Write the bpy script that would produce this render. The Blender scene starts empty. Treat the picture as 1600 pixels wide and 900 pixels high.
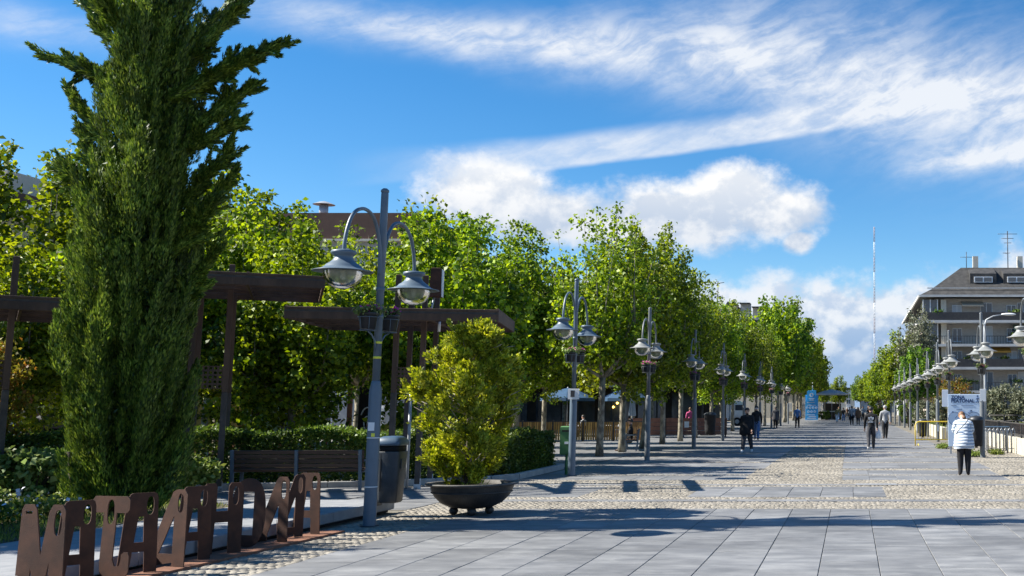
import bpy, math, random
import numpy as np
from mathutils import Vector, Matrix
from mathutils.geometry import tessellate_polygon

# ------------------------------------------------------------------ camera
S = bpy.context.scene
COL = S.collection
R = math.radians
PI = math.pi
cd = bpy.data.cameras.new('camera')
cd.sensor_width = 36.0
cd.lens = 38.25
cd.shift_x = -0.33125
cd.clip_start = 0.1
cd.clip_end = 6000
cam = bpy.data.objects.new('camera', cd)
COL.objects.link(cam)
cam.location = (0, 0, 1.7)
cam.rotation_euler = (PI / 2 + math.atan(186 / 1700), 0, 0)
S.camera = cam

# ------------------------------------------------------------------ sky and sun
SUN_EL, SUN_AZ = R(41), R(4)          # light travels towards +X and a touch of +Y
W = bpy.data.worlds.new('World')
S.world = W
W.use_nodes = True
wn = W.node_tree.nodes
wl = W.node_tree.links
wn.clear()


class X:
    """tiny expression -> math nodes"""
    def __init__(self, s): self.s = s
    @staticmethod
    def op(o, *a, clamp=False):
        n = wn.new('ShaderNodeMath'); n.operation = o; n.use_clamp = clamp
        for i, v in enumerate(a):
            if isinstance(v, X): wl.new(v.s, n.inputs[i])
            else: n.inputs[i].default_value = float(v)
        return X(n.outputs[0])
    def __add__(a, b): return X.op('ADD', a, b)
    __radd__ = __add__
    def __sub__(a, b): return X.op('SUBTRACT', a, b)
    def __rsub__(a, b): return X.op('SUBTRACT', b, a)
    def __mul__(a, b): return X.op('MULTIPLY', a, b)
    __rmul__ = __mul__
    def __truediv__(a, b): return X.op('DIVIDE', a, b)


def xmax(a, b): return X.op('MAXIMUM', a, b)
def xmin(a, b): return X.op('MINIMUM', a, b)
def smooth(v, lo, hi):
    n = wn.new('ShaderNodeMapRange'); n.interpolation_type = 'SMOOTHSTEP'
    wl.new(v.s, n.inputs['Value'])
    n.inputs['From Min'].default_value = lo; n.inputs['From Max'].default_value = hi
    return X(n.outputs['Result'])
def gauss(v): return X.op('POWER', 2.718, (v * v) * -1.0)
def vec(a, b, c=0.0):
    n = wn.new('ShaderNodeCombineXYZ')
    for i, v in enumerate((a, b, c)):
        if isinstance(v, X): wl.new(v.s, n.inputs[i])
        else: n.inputs[i].default_value = v
    return n.outputs[0]
def noise(v, scale, detail=6, rough=.55, dist=0.0):
    n = wn.new('ShaderNodeTexNoise')
    wl.new(v, n.inputs['Vector'])
    n.inputs['Scale'].default_value = scale; n.inputs['Detail'].default_value = detail
    n.inputs['Roughness'].default_value = rough; n.inputs['Distortion'].default_value = dist
    return X(n.outputs[0])


tc = wn.new('ShaderNodeTexCoord')
sp = wn.new('ShaderNodeSeparateXYZ'); wl.new(tc.outputs['Generated'], sp.inputs[0])
dx, dy, dz = X(sp.outputs[0]), X(sp.outputs[1]), X(sp.outputs[2])
az = X.op('ARCTAN2', dx, dy)           # 0 along the promenade
el = X.op('ARCSINE', dz)
# wispy cirrus: three bands of fibres
wob = noise(vec(az * 1.0, el * 1.6, 3.0), 7, 4) - 0.5
wob2 = noise(vec(az * 1.0, el * 1.0, 8.0), 16, 5) - 0.5
uu = az * 0.93 + el * 0.37; vv = el * 0.93 - az * 0.37
fib = noise(vec(uu * 7.0 + wob2 * 0.5, vv * 34.0 + wob * 2.0, 0.0), 2.0, 10, .62)
fluf = noise(vec(az * 1.0 + wob * .05, el * 1.7 + wob2 * .05, 5.0), 13.0, 10, .62)
tex = smooth(fib * 0.45 + fluf * 0.55, .36, .65)
e1 = 0.318 - 0.19 * xmax(az + 0.1, 0.0) + wob * 0.03
w1 = 0.014 + 0.042 * smooth(az, -.42, .08)
b1 = gauss((el - e1) / w1) * smooth(az, -.60, -.36)
e2 = 0.236 + (az + 0.2) * 0.165 + wob * 0.012
d2 = el - e2
b2 = smooth(d2, -.016, -.010) * (1.0 - smooth(d2, .004, .020)) * smooth(az, -.46, -.26) * (1.0 - smooth(az, -.12, .10) * 0.62)
e3 = 0.222 + (az - .1) * 0.08 + wob * 0.02
b3 = gauss((el - e3) / 0.011) * smooth(az, .02, .10) * 0.9
e4 = 0.276 + wob * 0.03
b4 = gauss((el - e4) / 0.013) * (1.0 - smooth(az, -.66, -.58)) * 0.5
veil = smooth(noise(vec(az * 1.5, el * 6.0, 9.0), 1.6, 7, .6), .5, .75) * smooth(el, .42, .6) * 0.5
b5 = gauss((el - 0.372) / 0.004) * gauss((az + .36) / 0.07) * 0.35
cir = xmin((b1 + b3 + b4 + b5) * (tex * 0.80 + 0.30) + b2 * (tex * 0.45 + 0.40) + veil * tex, 0.95)
# heaped clouds
cv = vec(az, el * 1.25, 1.7)
n1 = noise(cv, 17, 9, .58)
n2 = noise(cv, 44, 6, .6)
n3 = noise(cv, 110, 4, .6)
bil = (n1 - 0.5) * 1.9 + (n2 - 0.5) * 0.45
def blob(a, e, ra, re):
    u = (az - a) / ra; v = (el - e) / re
    return 1.0 - X.op('SQRT', u * u + v * v)
field = blob(-.322, .188, .075, .040)
for q in ((-.27, .168, .08, .034), (-.105, .194, .060, .036), (-.15, .172, .105, .040), (-.075, .176, .075, .034), (-.048, .152, .022, .015), (-.20, .165, .08, .03)):
    field = xmax(field, blob(*q))
cum = smooth(field + bil * 0.50 + (n3 - 0.5) * 0.3, .0, .55)
top = 0.127 + smooth(az, .02, .16) * 0.024
bank_f = (top - el) * 26.0 + bil * 1.3
bank = smooth(bank_f, .0, .75) * 0.96
lit = smooth(n1 - noise(vec(az - .010, el * 1.25 + .014, 1.7), 17, 9, .58), -.10, .12)
cum_c = xmin(lit * 0.62 + smooth(el, .15, .215) * 0.55, 1.0)
bank_c = xmin((lit * 0.75 + smooth(el, .05, .115) * 0.55) * smooth(el, .02, .065), 1.0)


def mixc(f, a, b):
    n = wn.new('ShaderNodeMix'); n.data_type = 'RGBA'
    if isinstance(f, X): wl.new(f.s, n.inputs[0])
    else: n.inputs[0].default_value = f
    for i, v in ((6, a), (7, b)):
        if hasattr(v, 'is_linked'): wl.new(v, n.inputs[i])
        else: n.inputs[i].default_value = (*v, 1)
    return n.outputs[2]


sky = wn.new('ShaderNodeTexSky')
sky.sky_type = 'NISHITA'
sky.sun_disc = False
sky.sun_elevation = SUN_EL
sky.sun_rotation = R(-90) - SUN_AZ
sky.altitude = 700
sky.air_density = 1.0
sky.dust_density = 0.15
sky.ozone_density = 3.0
hs = wn.new('ShaderNodeHueSaturation')
hs.inputs['Saturation'].default_value = 1.36
wl.new(sky.outputs[0], hs.inputs['Color'])
STR = 0.07
k = 0.43 / STR
c = mixc(bank, hs.outputs[0], mixc(bank_c, (.34 * k, .50 * k, .76 * k), (.88 * k, .92 * k, .98 * k)))
c = mixc(cum, c, mixc(cum_c, (.52 * k, .63 * k, .80 * k), (1.04 * k, 1.04 * k, 1.04 * k)))
c = mixc(cir, c, (.90 * k, .94 * k, 1.0 * k))
bg = wn.new('ShaderNodeBackground'); bg.inputs['Strength'].default_value = STR
wl.new(c, bg.inputs['Color'])
wo = wn.new('ShaderNodeOutputWorld'); wl.new(bg.outputs[0], wo.inputs['Surface'])

ld = bpy.data.lights.new('sun', 'SUN')
ld.energy = 5.0
ld.angle = R(0.53)
ld.color = (1.0, .95, .86)
sun = bpy.data.objects.new('sun', ld)
COL.objects.link(sun)
sun.location = (-30, 0, 30)
sdir = Vector((math.cos(SUN_EL) * math.cos(SUN_AZ), math.cos(SUN_EL) * math.sin(SUN_AZ), -math.sin(SUN_EL)))
sun.rotation_euler = sdir.to_track_quat('-Z', 'Y').to_euler()

S.view_settings.view_transform = 'Standard'
S.view_settings.look = 'None'
S.view_settings.exposure = 1.2
S.view_settings.gamma = 1.0
S.view_settings.use_curve_mapping = False
S.cycles.max_bounces = 5
S.cycles.diffuse_bounces = 2
S.cycles.transparent_max_bounces = 12
S.cycles.caustics_reflective = False
S.cycles.caustics_refractive = False
S.cycles.use_denoising = True

# ------------------------------------------------------------------ materials
M = {}


def mat(name, c1, c2=None, rough=.7, metal=0.0, scale=3.0, bump=0.0, bscale=None, spec=.5, rand=0.0, detail=5,
        lo=.35, hi=.65, coord='Object', stretch=None, island=False, emit=None, streak=None, spots=0, dirt=0.0):
    m = bpy.data.materials.new(name); m.use_nodes = True
    nt = m.node_tree; n = nt.nodes; l = nt.links
    b = n['Principled BSDF']
    b.inputs['Roughness'].default_value = rough
    b.inputs['Metallic'].default_value = metal
    b.inputs['Specular IOR Level'].default_value = spec
    t = n.new('ShaderNodeTexCoord'); src = t.outputs[coord]
    if rand and not island:                     # alike pieces that share a mesh each get their own patch of the grain
        oi = n.new('ShaderNodeObjectInfo'); va = n.new('ShaderNodeVectorMath'); va.operation = 'MULTIPLY_ADD'
        va.inputs[1].default_value = (3.7, 2.9, 5.3)
        l.new(oi.outputs['Location'], va.inputs[0]); l.new(src, va.inputs[2]); src = va.outputs[0]
    if stretch:
        mp = n.new('ShaderNodeMapping'); mp.inputs['Scale'].default_value = stretch
        l.new(src, mp.inputs[0]); src = mp.outputs[0]
    if c2 is None: c2 = tuple(min(1, v * 1.25) for v in c1)
    nz = n.new('ShaderNodeTexNoise'); nz.inputs['Scale'].default_value = scale; nz.inputs['Detail'].default_value = detail
    nz.inputs['Roughness'].default_value = .6
    l.new(src, nz.inputs['Vector'])
    mr = n.new('ShaderNodeMapRange'); mr.inputs[1].default_value = lo; mr.inputs[2].default_value = hi
    l.new(nz.outputs[0], mr.inputs[0])
    mx = n.new('ShaderNodeMix'); mx.data_type = 'RGBA'
    mx.inputs[6].default_value = (*c1, 1); mx.inputs[7].default_value = (*c2, 1)
    l.new(mr.outputs[0], mx.inputs[0])
    col = mx.outputs[2]
    if streak:                                  # weathering: pale or dark marks with a shape of their own
        sc, amount, tint = streak
        nz2 = n.new('ShaderNodeTexNoise'); nz2.inputs['Scale'].default_value = sc; nz2.inputs['Detail'].default_value = 8
        nz2.inputs['Distortion'].default_value = 1.2
        l.new(src, nz2.inputs['Vector'])
        m2 = n.new('ShaderNodeMapRange'); m2.inputs[1].default_value = .56; m2.inputs[2].default_value = .72
        m2.inputs[4].default_value = amount
        l.new(nz2.outputs[0], m2.inputs[0])
        x2 = n.new('ShaderNodeMix'); x2.data_type = 'RGBA'; x2.inputs[7].default_value = (*tint, 1)
        l.new(m2.outputs[0], x2.inputs[0]); l.new(col, x2.inputs[6]); col = x2.outputs[2]
    if dirt:
        gp = n.new('ShaderNodeNewGeometry'); dn = n.new('ShaderNodeTexNoise'); dn.inputs['Scale'].default_value = .55; dn.inputs['Detail'].default_value = 9; dn.inputs['Roughness'].default_value = .68
        l.new(gp.outputs['Position'], dn.inputs['Vector'])
        dm_ = n.new('ShaderNodeMapRange'); dm_.inputs[1].default_value = .35; dm_.inputs[2].default_value = .68; dm_.inputs[3].default_value = 1 - dirt; dm_.inputs[4].default_value = 1 + dirt * .5
        l.new(dn.outputs[0], dm_.inputs[0])
        dh = n.new('ShaderNodeHueSaturation'); l.new(dm_.outputs[0], dh.inputs['Value']); l.new(col, dh.inputs['Color']); col = dh.outputs[0]
    if spots:
        vo = n.new('ShaderNodeTexVoronoi'); vo.inputs['Scale'].default_value = spots; vo.inputs['Randomness'].default_value = 1.0
        l.new(t.outputs['Generated'] if False else src, vo.inputs['Vector'])
        m3 = n.new('ShaderNodeMapRange'); m3.inputs[1].default_value = .05; m3.inputs[2].default_value = .09; m3.inputs[3].default_value = .45; m3.inputs[4].default_value = 0
        l.new(vo.outputs['Distance'], m3.inputs[0])
        x3 = n.new('ShaderNodeMix'); x3.data_type = 'RGBA'; x3.inputs[7].default_value = (.07, .068, .065, 1)
        l.new(m3.outputs[0], x3.inputs[0]); l.new(col, x3.inputs[6]); col = x3.outputs[2]
    if rand:
        if island:
            g = n.new('ShaderNodeNewGeometry'); rs = g.outputs['Random Per Island']
        else:
            g = n.new('ShaderNodeObjectInfo'); rs = g.outputs['Random']
        r = n.new('ShaderNodeMapRange'); r.inputs[3].default_value = 1 - rand; r.inputs[4].default_value = 1 + rand
        l.new(rs, r.inputs[0])
        hv = n.new('ShaderNodeHueSaturation'); l.new(r.outputs[0], hv.inputs['Value']); l.new(col, hv.inputs['Color'])
        col = hv.outputs[0]
    l.new(col, b.inputs['Base Color'])
    if bump:
        nb = n.new('ShaderNodeTexNoise'); nb.inputs['Scale'].default_value = bscale or scale * 8; nb.inputs['Detail'].default_value = 6
        l.new(src, nb.inputs['Vector'])
        bp = n.new('ShaderNodeBump'); bp.inputs['Strength'].default_value = bump; bp.inputs['Distance'].default_value = .02
        l.new(nb.outputs[0], bp.inputs['Height']); l.new(bp.outputs[0], b.inputs['Normal'])
    if emit:
        b.inputs['Emission Color'].default_value = (*emit[0], 1); b.inputs['Emission Strength'].default_value = emit[1]
    M[name] = m
    return m


def leafmat(name, c1, c2, c3, trans=.4, rough=.5, branch=1.6):
    m = bpy.data.materials.new(name); m.use_nodes = True
    nt = m.node_tree; n = nt.nodes; l = nt.links; n.clear()
    g = n.new('ShaderNodeNewGeometry')
    cr = n.new('ShaderNodeValToRGB'); e = cr.color_ramp.elements
    e[0].color = (*c1, 1); e[1].color = (*c3, 1)
    q = e.new(.55); q.color = (*c2, 1)
    l.new(g.outputs['Random Per Island'], cr.inputs[0])
    tco = n.new('ShaderNodeTexCoord'); nz = n.new('ShaderNodeTexNoise'); nz.inputs['Scale'].default_value = branch; nz.inputs['Detail'].default_value = 2
    l.new(tco.outputs['Object'], nz.inputs['Vector'])
    oi = n.new('ShaderNodeObjectInfo')
    v1 = n.new('ShaderNodeMapRange'); v1.inputs[1].default_value = .3; v1.inputs[2].default_value = .7; v1.inputs[3].default_value = .62; v1.inputs[4].default_value = 1.38
    l.new(nz.outputs[0], v1.inputs[0])
    v2 = n.new('ShaderNodeMapRange'); v2.inputs[3].default_value = .82; v2.inputs[4].default_value = 1.18; l.new(oi.outputs['Random'], v2.inputs[0])
    vm = n.new('ShaderNodeMath'); vm.operation = 'MULTIPLY'; l.new(v1.outputs[0], vm.inputs[0]); l.new(v2.outputs[0], vm.inputs[1])
    hu = n.new('ShaderNodeMapRange'); hu.inputs[3].default_value = .485; hu.inputs[4].default_value = .515; l.new(oi.outputs['Random'], hu.inputs[0])
    h1 = n.new('ShaderNodeHueSaturation'); l.new(cr.outputs[0], h1.inputs['Color']); l.new(vm.outputs[0], h1.inputs['Value']); l.new(hu.outputs[0], h1.inputs['Hue'])
    lc = h1.outputs[0]
    p = n.new('ShaderNodeBsdfPrincipled'); p.inputs['Roughness'].default_value = rough
    p.inputs['Specular IOR Level'].default_value = .35
    l.new(lc, p.inputs['Base Color'])
    hv = n.new('ShaderNodeHueSaturation'); hv.inputs['Hue'].default_value = .485; hv.inputs['Value'].default_value = 1.5; hv.inputs['Saturation'].default_value = 1.05
    l.new(lc, hv.inputs['Color'])
    t = n.new('ShaderNodeBsdfTranslucent'); l.new(hv.outputs[0], t.inputs[0])
    mx = n.new('ShaderNodeMixShader'); mx.inputs[0].default_value = trans
    l.new(p.outputs[0], mx.inputs[1]); l.new(t.outputs[0], mx.inputs[2])
    o = n.new('ShaderNodeOutputMaterial'); l.new(mx.outputs[0], o.inputs[0])
    M[name] = m


mat('slab', (.138, .141, .145), (.225, .226, .225), rough=.62, scale=1.6, bump=.16, bscale=60, rand=.17, detail=9, stretch=(1.0, 2.2, 1), streak=(1.6, .45, (.31, .31, .30)), spots=1.7, dirt=.26)
mat('slab_far', (.155, .157, .160), (.218, .218, .217), rough=.65, scale=1.6, rand=.15, island=True, detail=8, streak=(1.1, .3, (.32, .325, .33)), dirt=.22)
mat('cobble', (.225, .203, .165), (.315, .287, .237), rough=.8, scale=6, bump=.3, bscale=90, rand=.24, island=True, streak=(.9, .5, (.22, .195, .15)), dirt=.28)
mat('mortar', (.13, .116, .09), (.20, .18, .14), rough=.95, scale=9, bump=.4)
mat('ground', (.16, .155, .145), (.24, .23, .21), rough=.95, scale=.6, bump=.3, bscale=20)
mat('pavers', (.27, .265, .255), (.36, .35, .32), rough=.85, scale=1.2, bump=.2, bscale=30)
mat('stone', (.21, .22, .232), (.285, .29, .295), rough=.7, scale=5, bump=.2, bscale=80, rand=.06, detail=9, streak=(2.0, .4, (.25, .27, .28)))
mat('kerb', (.28, .28, .265), (.39, .385, .355), rough=.85, scale=5, bump=.3, rand=.12)
mat('soil', (.055, .042, .028), (.12, .10, .06), rough=1, scale=6, bump=.8, bscale=40)
mat('corten', (.046, .019, .010), (.090, .036, .018), rough=.85, scale=5, bump=.25, bscale=140, detail=10, rand=.06, streak=(4, .6, (.028, .013, .008)))
mat('corten_base', (.14, .06, .034), (.25, .115, .065), rough=.9, scale=7, bump=.25, bscale=120, detail=10)
mat('pergola', (.055, .031, .019), (.10, .058, .036), rough=.7, scale=4, bump=.3, bscale=50, stretch=(1, 1, .2), rand=.2)
mat('pergola_lower', (.045, .038, .034), (.085, .07, .06), rough=.7, scale=5, bump=.3, bscale=60)
mat('whitewash', (.55, .57, .58), (.25, .24, .23), rough=.8, scale=14, lo=.45, hi=.62)
mat('lamp_paint', (.085, .122, .160), (.115, .158, .200), rough=.42, scale=3, bump=.05, spec=.5, streak=(7, .35, (.12, .14, .155)))
mat('lamp_paint_grey', (.115, .13, .14), (.165, .178, .185), rough=.45, scale=3, bump=.05, streak=(7, .35, (.12, .125, .13)))
mat('lamp_paint_pale', (.20, .21, .205), (.29, .295, .28), rough=.5, scale=5, bump=.05, streak=(5, .4, (.2, .2, .19)))
mat('tape', (.75, .72, .05), (.80, .78, .10), rough=.5)
mat('white_plastic', (.72, .74, .75), (.80, .81, .81), rough=.5)
mat('white_wall', (.62, .64, .66), (.75, .76, .77), rough=.85, scale=1.5, streak=(1.5, .3, (.45, .46, .47)))
mat('dark_metal', (.018, .021, .026), (.032, .036, .042), rough=.45, scale=4)
mat('bin_body', (.030, .036, .042), (.048, .055, .062), rough=.5, scale=4, bump=.1, streak=(6, .3, (.09, .095, .10)))
mat('bin_lid', (.045, .085, .13), (.07, .115, .17), rough=.4, scale=4)
mat('void', (.006, .006, .007), (.01, .01, .01), rough=.9)
mat('iron_bowl', (.020, .019, .018), (.045, .041, .037), rough=.55, scale=6, bump=.3, bscale=40, streak=(3, .4, (.075, .068, .06)))
mat('bowl_rim', (.07, .066, .06), (.12, .112, .10), rough=.7, scale=10, bump=.3)
mat('bench_wood', (.050, .026, .016), (.095, .05, .03), rough=.6, scale=3, bump=.2, stretch=(.3, 4, 4), rand=.2)
mat('bark_plane', (.30, .27, .20), (.115, .10, .075), rough=.9, scale=7, bump=.5, bscale=14, lo=.42, hi=.6, stretch=(1, 1, .5))
mat('bark_dark', (.07, .055, .04), (.12, .10, .075), rough=.95, scale=9, bump=.6)
mat('twig', (.34, .31, .27), (.20, .17, .13), rough=.8, scale=8)
mat('brown_wall', (.085, .045, .032), (.125, .07, .05), rough=.85, scale=.6, bump=.1)
mat('plaster', (.36, .37, .37), (.45, .45, .44), rough=.9, scale=.5, streak=(.4, .3, (.38, .38, .37)))
mat('cream', (.52, .47, .38), (.62, .57, .47), rough=.9, scale=.5, streak=(.4, .3, (.36, .33, .28)))
mat('brick', (.40, .35, .295), (.50, .445, .38), rough=.9, scale=2.2, bump=.3, bscale=12, stretch=(1, 1, 3))
mat('brick_red', (.22, .095, .065), (.30, .14, .09), rough=.9, scale=3)
mat('ochre', (.50, .27, .045), (.58, .33, .07), rough=.85, scale=1)
mat('slate', (.026, .026, .026), (.062, .060, .057), rough=.8, scale=1.4, bump=.5, bscale=9, detail=9)
mat('concrete', (.50, .49, .465), (.60, .59, .56), rough=.9, scale=1)
mat('window', (.03, .04, .05), (.07, .09, .115), rough=.08, scale=.6, spec=.8)
mat('window_blind', (.50, .52, .53), (.60, .61, .60), rough=.7, scale=.5)
mat('rail_dark', (.035, .032, .032), (.06, .055, .05), rough=.6)
mat('fence_wood', (.30, .16, .055), (.42, .26, .08), rough=.8, rand=.5, island=True, scale=2)
mat('parasol_blue', (.018, .06, .13), (.024, .08, .16), rough=.8, scale=2)
mat('parasol_pale', (.28, .33, .38), (.36, .41, .45), rough=.8, scale=4)
mat('restaurant', (.022, .018, .015), (.045, .036, .03), rough=.8, scale=1)
mat('lamp_glow', (.9, .6, .1), rough=.6, emit=((1, .65, .15), 2.5))
mat('blue_totem', (.04, .36, .80), (.05, .42, .86), rough=.45, scale=1.5)
mat('sign_face', (.60, .74, .90), (.66, .78, .92), rough=.4, scale=1.2)
mat('sign_ink', (.02, .06, .16), rough=.5)
mat('sign_white', (.72, .78, .86), (.78, .83, .90), rough=.45)
mat('yellow_paint', (.72, .50, .02), (.78, .58, .05), rough=.45, scale=6, streak=(9, .5, (.5, .4, .2)))
mat('green_box', (.06, .17, .055), (.085, .22, .075), rough=.5, scale=4)
mat('green_panel', (.13, .25, .15), (.2, .32, .2), rough=.6, scale=5)
mat('yellow_slide', (.62, .52, .05), (.70, .62, .10), rough=.4)
mat('blue_panel', (.05, .14, .32), (.08, .2, .4), rough=.5)
mat('galv', (.34, .36, .38), (.46, .48, .49), rough=.5, metal=.3, scale=6)
mat('mast_red', (.34, .27, .26), rough=.7)
mat('low_wall', (.42, .39, .31), (.52, .48, .39), rough=.9, scale=2, bump=.2, streak=(1.5, .4, (.4, .37, .3)))
mat('petal', (.42, .02, .22), (.55, .05, .32), rough=.6, rand=.4, island=True)
mat('petal_pale', (.45, .48, .60), (.60, .62, .70), rough=.6, rand=.3, island=True)
mat('grass', (.10, .16, .025), (.20, .26, .06), rough=.8, scale=2, rand=.35, island=True)
mat('skin', (.50, .29, .20), (.55, .33, .24), rough=.55)
mat('hair_brown', (.12, .06, .03), (.24, .13, .06), rough=.6, scale=30, stretch=(1, 1, .2))
mat('hair_dark', (.012, .010, .009), (.03, .024, .02), rough=.55, scale=30)
mat('hair_grey', (.30, .29, .28), (.45, .44, .42), rough=.6, scale=30)
mat('cloth_black', (.007, .007, .009), (.016, .016, .018), rough=.9, scale=8, bump=.3, bscale=14)
mat('cloth_charcoal', (.035, .036, .042), (.06, .06, .068), rough=.9, scale=8, bump=.3, bscale=14)
mat('cloth_grey', (.27, .28, .29), (.37, .38, .39), rough=.9, scale=8, bump=.3, bscale=14)
mat('cloth_denim', (.05, .11, .24), (.09, .17, .33), rough=.9, scale=8, bump=.2)
mat('cloth_olive', (.13, .12, .05), (.19, .17, .08), rough=.9, scale=8)
mat('cloth_brown', (.14, .07, .035), (.2, .1, .05), rough=.9, scale=8)
mat('cloth_pink', (.50, .07, .20), (.60, .12, .27), rough=.9, scale=8)
mat('cloth_beige', (.45, .36, .26), (.55, .45, .33), rough=.9, scale=8)
mat('cloth_white', (.68, .70, .73), (.76, .78, .8), rough=.85, scale=8)
mat('cloth_blue', (.05, .13, .30), (.07, .18, .38), rough=.9, scale=8)
mat('shoe', (.06, .035, .022), (.10, .055, .035), rough=.5)
mat('shoe_white', (.6, .6, .6), rough=.5)
mat('car_paint', (.006, .006, .007), rough=.35)
leafmat('leaf_plane', (.036, .076, .006), (.150, .230, .012), (.34, .42, .028), .42, branch=1.1)
leafmat('leaf_plane_dark', (.036, .080, .010), (.10, .180, .015), (.20, .29, .028), .42)
leafmat('leaf_hedge', (.035, .080, .010), (.075, .14, .016), (.15, .22, .035), .32)
leafmat('leaf_cypress', (.020, .058, .009), (.10, .195, .022), (.26, .37, .055), .24, branch=2.6)
leafmat('leaf_cypress_shade', (.012, .035, .008), (.025, .06, .012), (.045, .09, .02), .1)  # darkened cypress green: shade put into the colour of the inner leaves
leafmat('leaf_thuja', (.08, .125, .008), (.29, .35, .018), (.54, .55, .06), .36, branch=4.0)
leafmat('leaf_shrub', (.060, .110, .025), (.13, .19, .045), (.26, .31, .12), .32)
leafmat('leaf_red', (.11, .10, .014), (.17, .16, .02), (.23, .09, .02), .4)
leafmat('leaf_olive', (.10, .125, .07), (.17, .19, .115), (.26, .28, .19), .2)
leafmat('leaf_grass', (.085, .125, .02), (.16, .21, .035), (.27, .29, .08), .3)


def stripes():
    m = bpy.data.materials.new('quilt_stripes'); m.use_nodes = True
    nt = m.node_tree; n = nt.nodes; l = nt.links; b = n['Principled BSDF']; b.inputs['Roughness'].default_value = .85
    t = n.new('ShaderNodeTexCoord'); s = n.new('ShaderNodeSeparateXYZ'); l.new(t.outputs['Object'], s.inputs[0])
    nz = n.new('ShaderNodeTexNoise'); nz.inputs['Scale'].default_value = 5; l.new(t.outputs['Object'], nz.inputs[0])
    a = n.new('ShaderNodeMath'); a.operation = 'MULTIPLY_ADD'; a.inputs[1].default_value = .05; l.new(nz.outputs[0], a.inputs[0]); l.new(s.outputs[2], a.inputs[2])
    q = n.new('ShaderNodeMath'); q.operation = 'MULTIPLY'; q.inputs[1].default_value = 82; l.new(a.outputs[0], q.inputs[0])
    w = n.new('ShaderNodeMath'); w.operation = 'SINE'; l.new(q.outputs[0], w.inputs[0])
    r = n.new('ShaderNodeValToRGB'); e = r.color_ramp.elements
    e[0].position = .25; e[0].color = (.30, .37, .46, 1); e[1].position = .7; e[1].color = (.74, .78, .82, 1)
    mr = n.new('ShaderNodeMapRange'); mr.inputs[1].default_value = -1; l.new(w.outputs[0], mr.inputs[0]); l.new(mr.outputs[0], r.inputs[0])
    l.new(r.outputs[0], b.inputs['Base Color'])
    bp = n.new('ShaderNodeBump'); bp.inputs['Strength'].default_value = .5; bp.inputs['Distance'].default_value = .02
    l.new(mr.outputs[0], bp.inputs['Height']); l.new(bp.outputs[0], b.inputs['Normal'])
    M['quilt_stripes'] = m
stripes()


def glassmat():
    m = bpy.data.materials.new('lamp_glass'); m.use_nodes = True
    nt = m.node_tree; n = nt.nodes; l = nt.links; n.clear()
    t = n.new('ShaderNodeTexCoord'); nz = n.new('ShaderNodeTexNoise'); nz.inputs['Scale'].default_value = 6; nz.inputs['Detail'].default_value = 7
    l.new(t.outputs['Object'], nz.inputs[0])
    cr = n.new('ShaderNodeValToRGB'); e = cr.color_ramp.elements
    e[0].position = .35; e[0].color = (.30, .33, .24, 1); e[1].position = .7; e[1].color = (.62, .64, .52, 1)
    l.new(nz.outputs[0], cr.inputs[0])
    tp = n.new('ShaderNodeBsdfTransparent'); tp.inputs[0].default_value = (.86, .90, .80, 1)
    tl = n.new('ShaderNodeBsdfTranslucent'); l.new(cr.outputs[0], tl.inputs[0])
    df = n.new('ShaderNodeBsdfDiffuse'); l.new(cr.outputs[0], df.inputs[0])
    gl = n.new('ShaderNodeBsdfGlossy'); gl.inputs['Roughness'].default_value = .18
    a = n.new('ShaderNodeMixShader'); a.inputs[0].default_value = .5; l.new(tl.outputs[0], a.inputs[1]); l.new(df.outputs[0], a.inputs[2])
    b = n.new('ShaderNodeMixShader'); b.inputs[0].default_value = .48; l.new(a.outputs[0], b.inputs[1]); l.new(tp.outputs[0], b.inputs[2])
    fr = n.new('ShaderNodeFresnel'); fr.inputs[0].default_value = 1.45
    d = n.new('ShaderNodeMixShader'); l.new(fr.outputs[0], d.inputs[0]); l.new(b.outputs[0], d.inputs[1]); l.new(gl.outputs[0], d.inputs[2])
    o = n.new('ShaderNodeOutputMaterial'); l.new(d.outputs[0], o.inputs[0])
    M['lamp_glass'] = m
glassmat()

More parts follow.
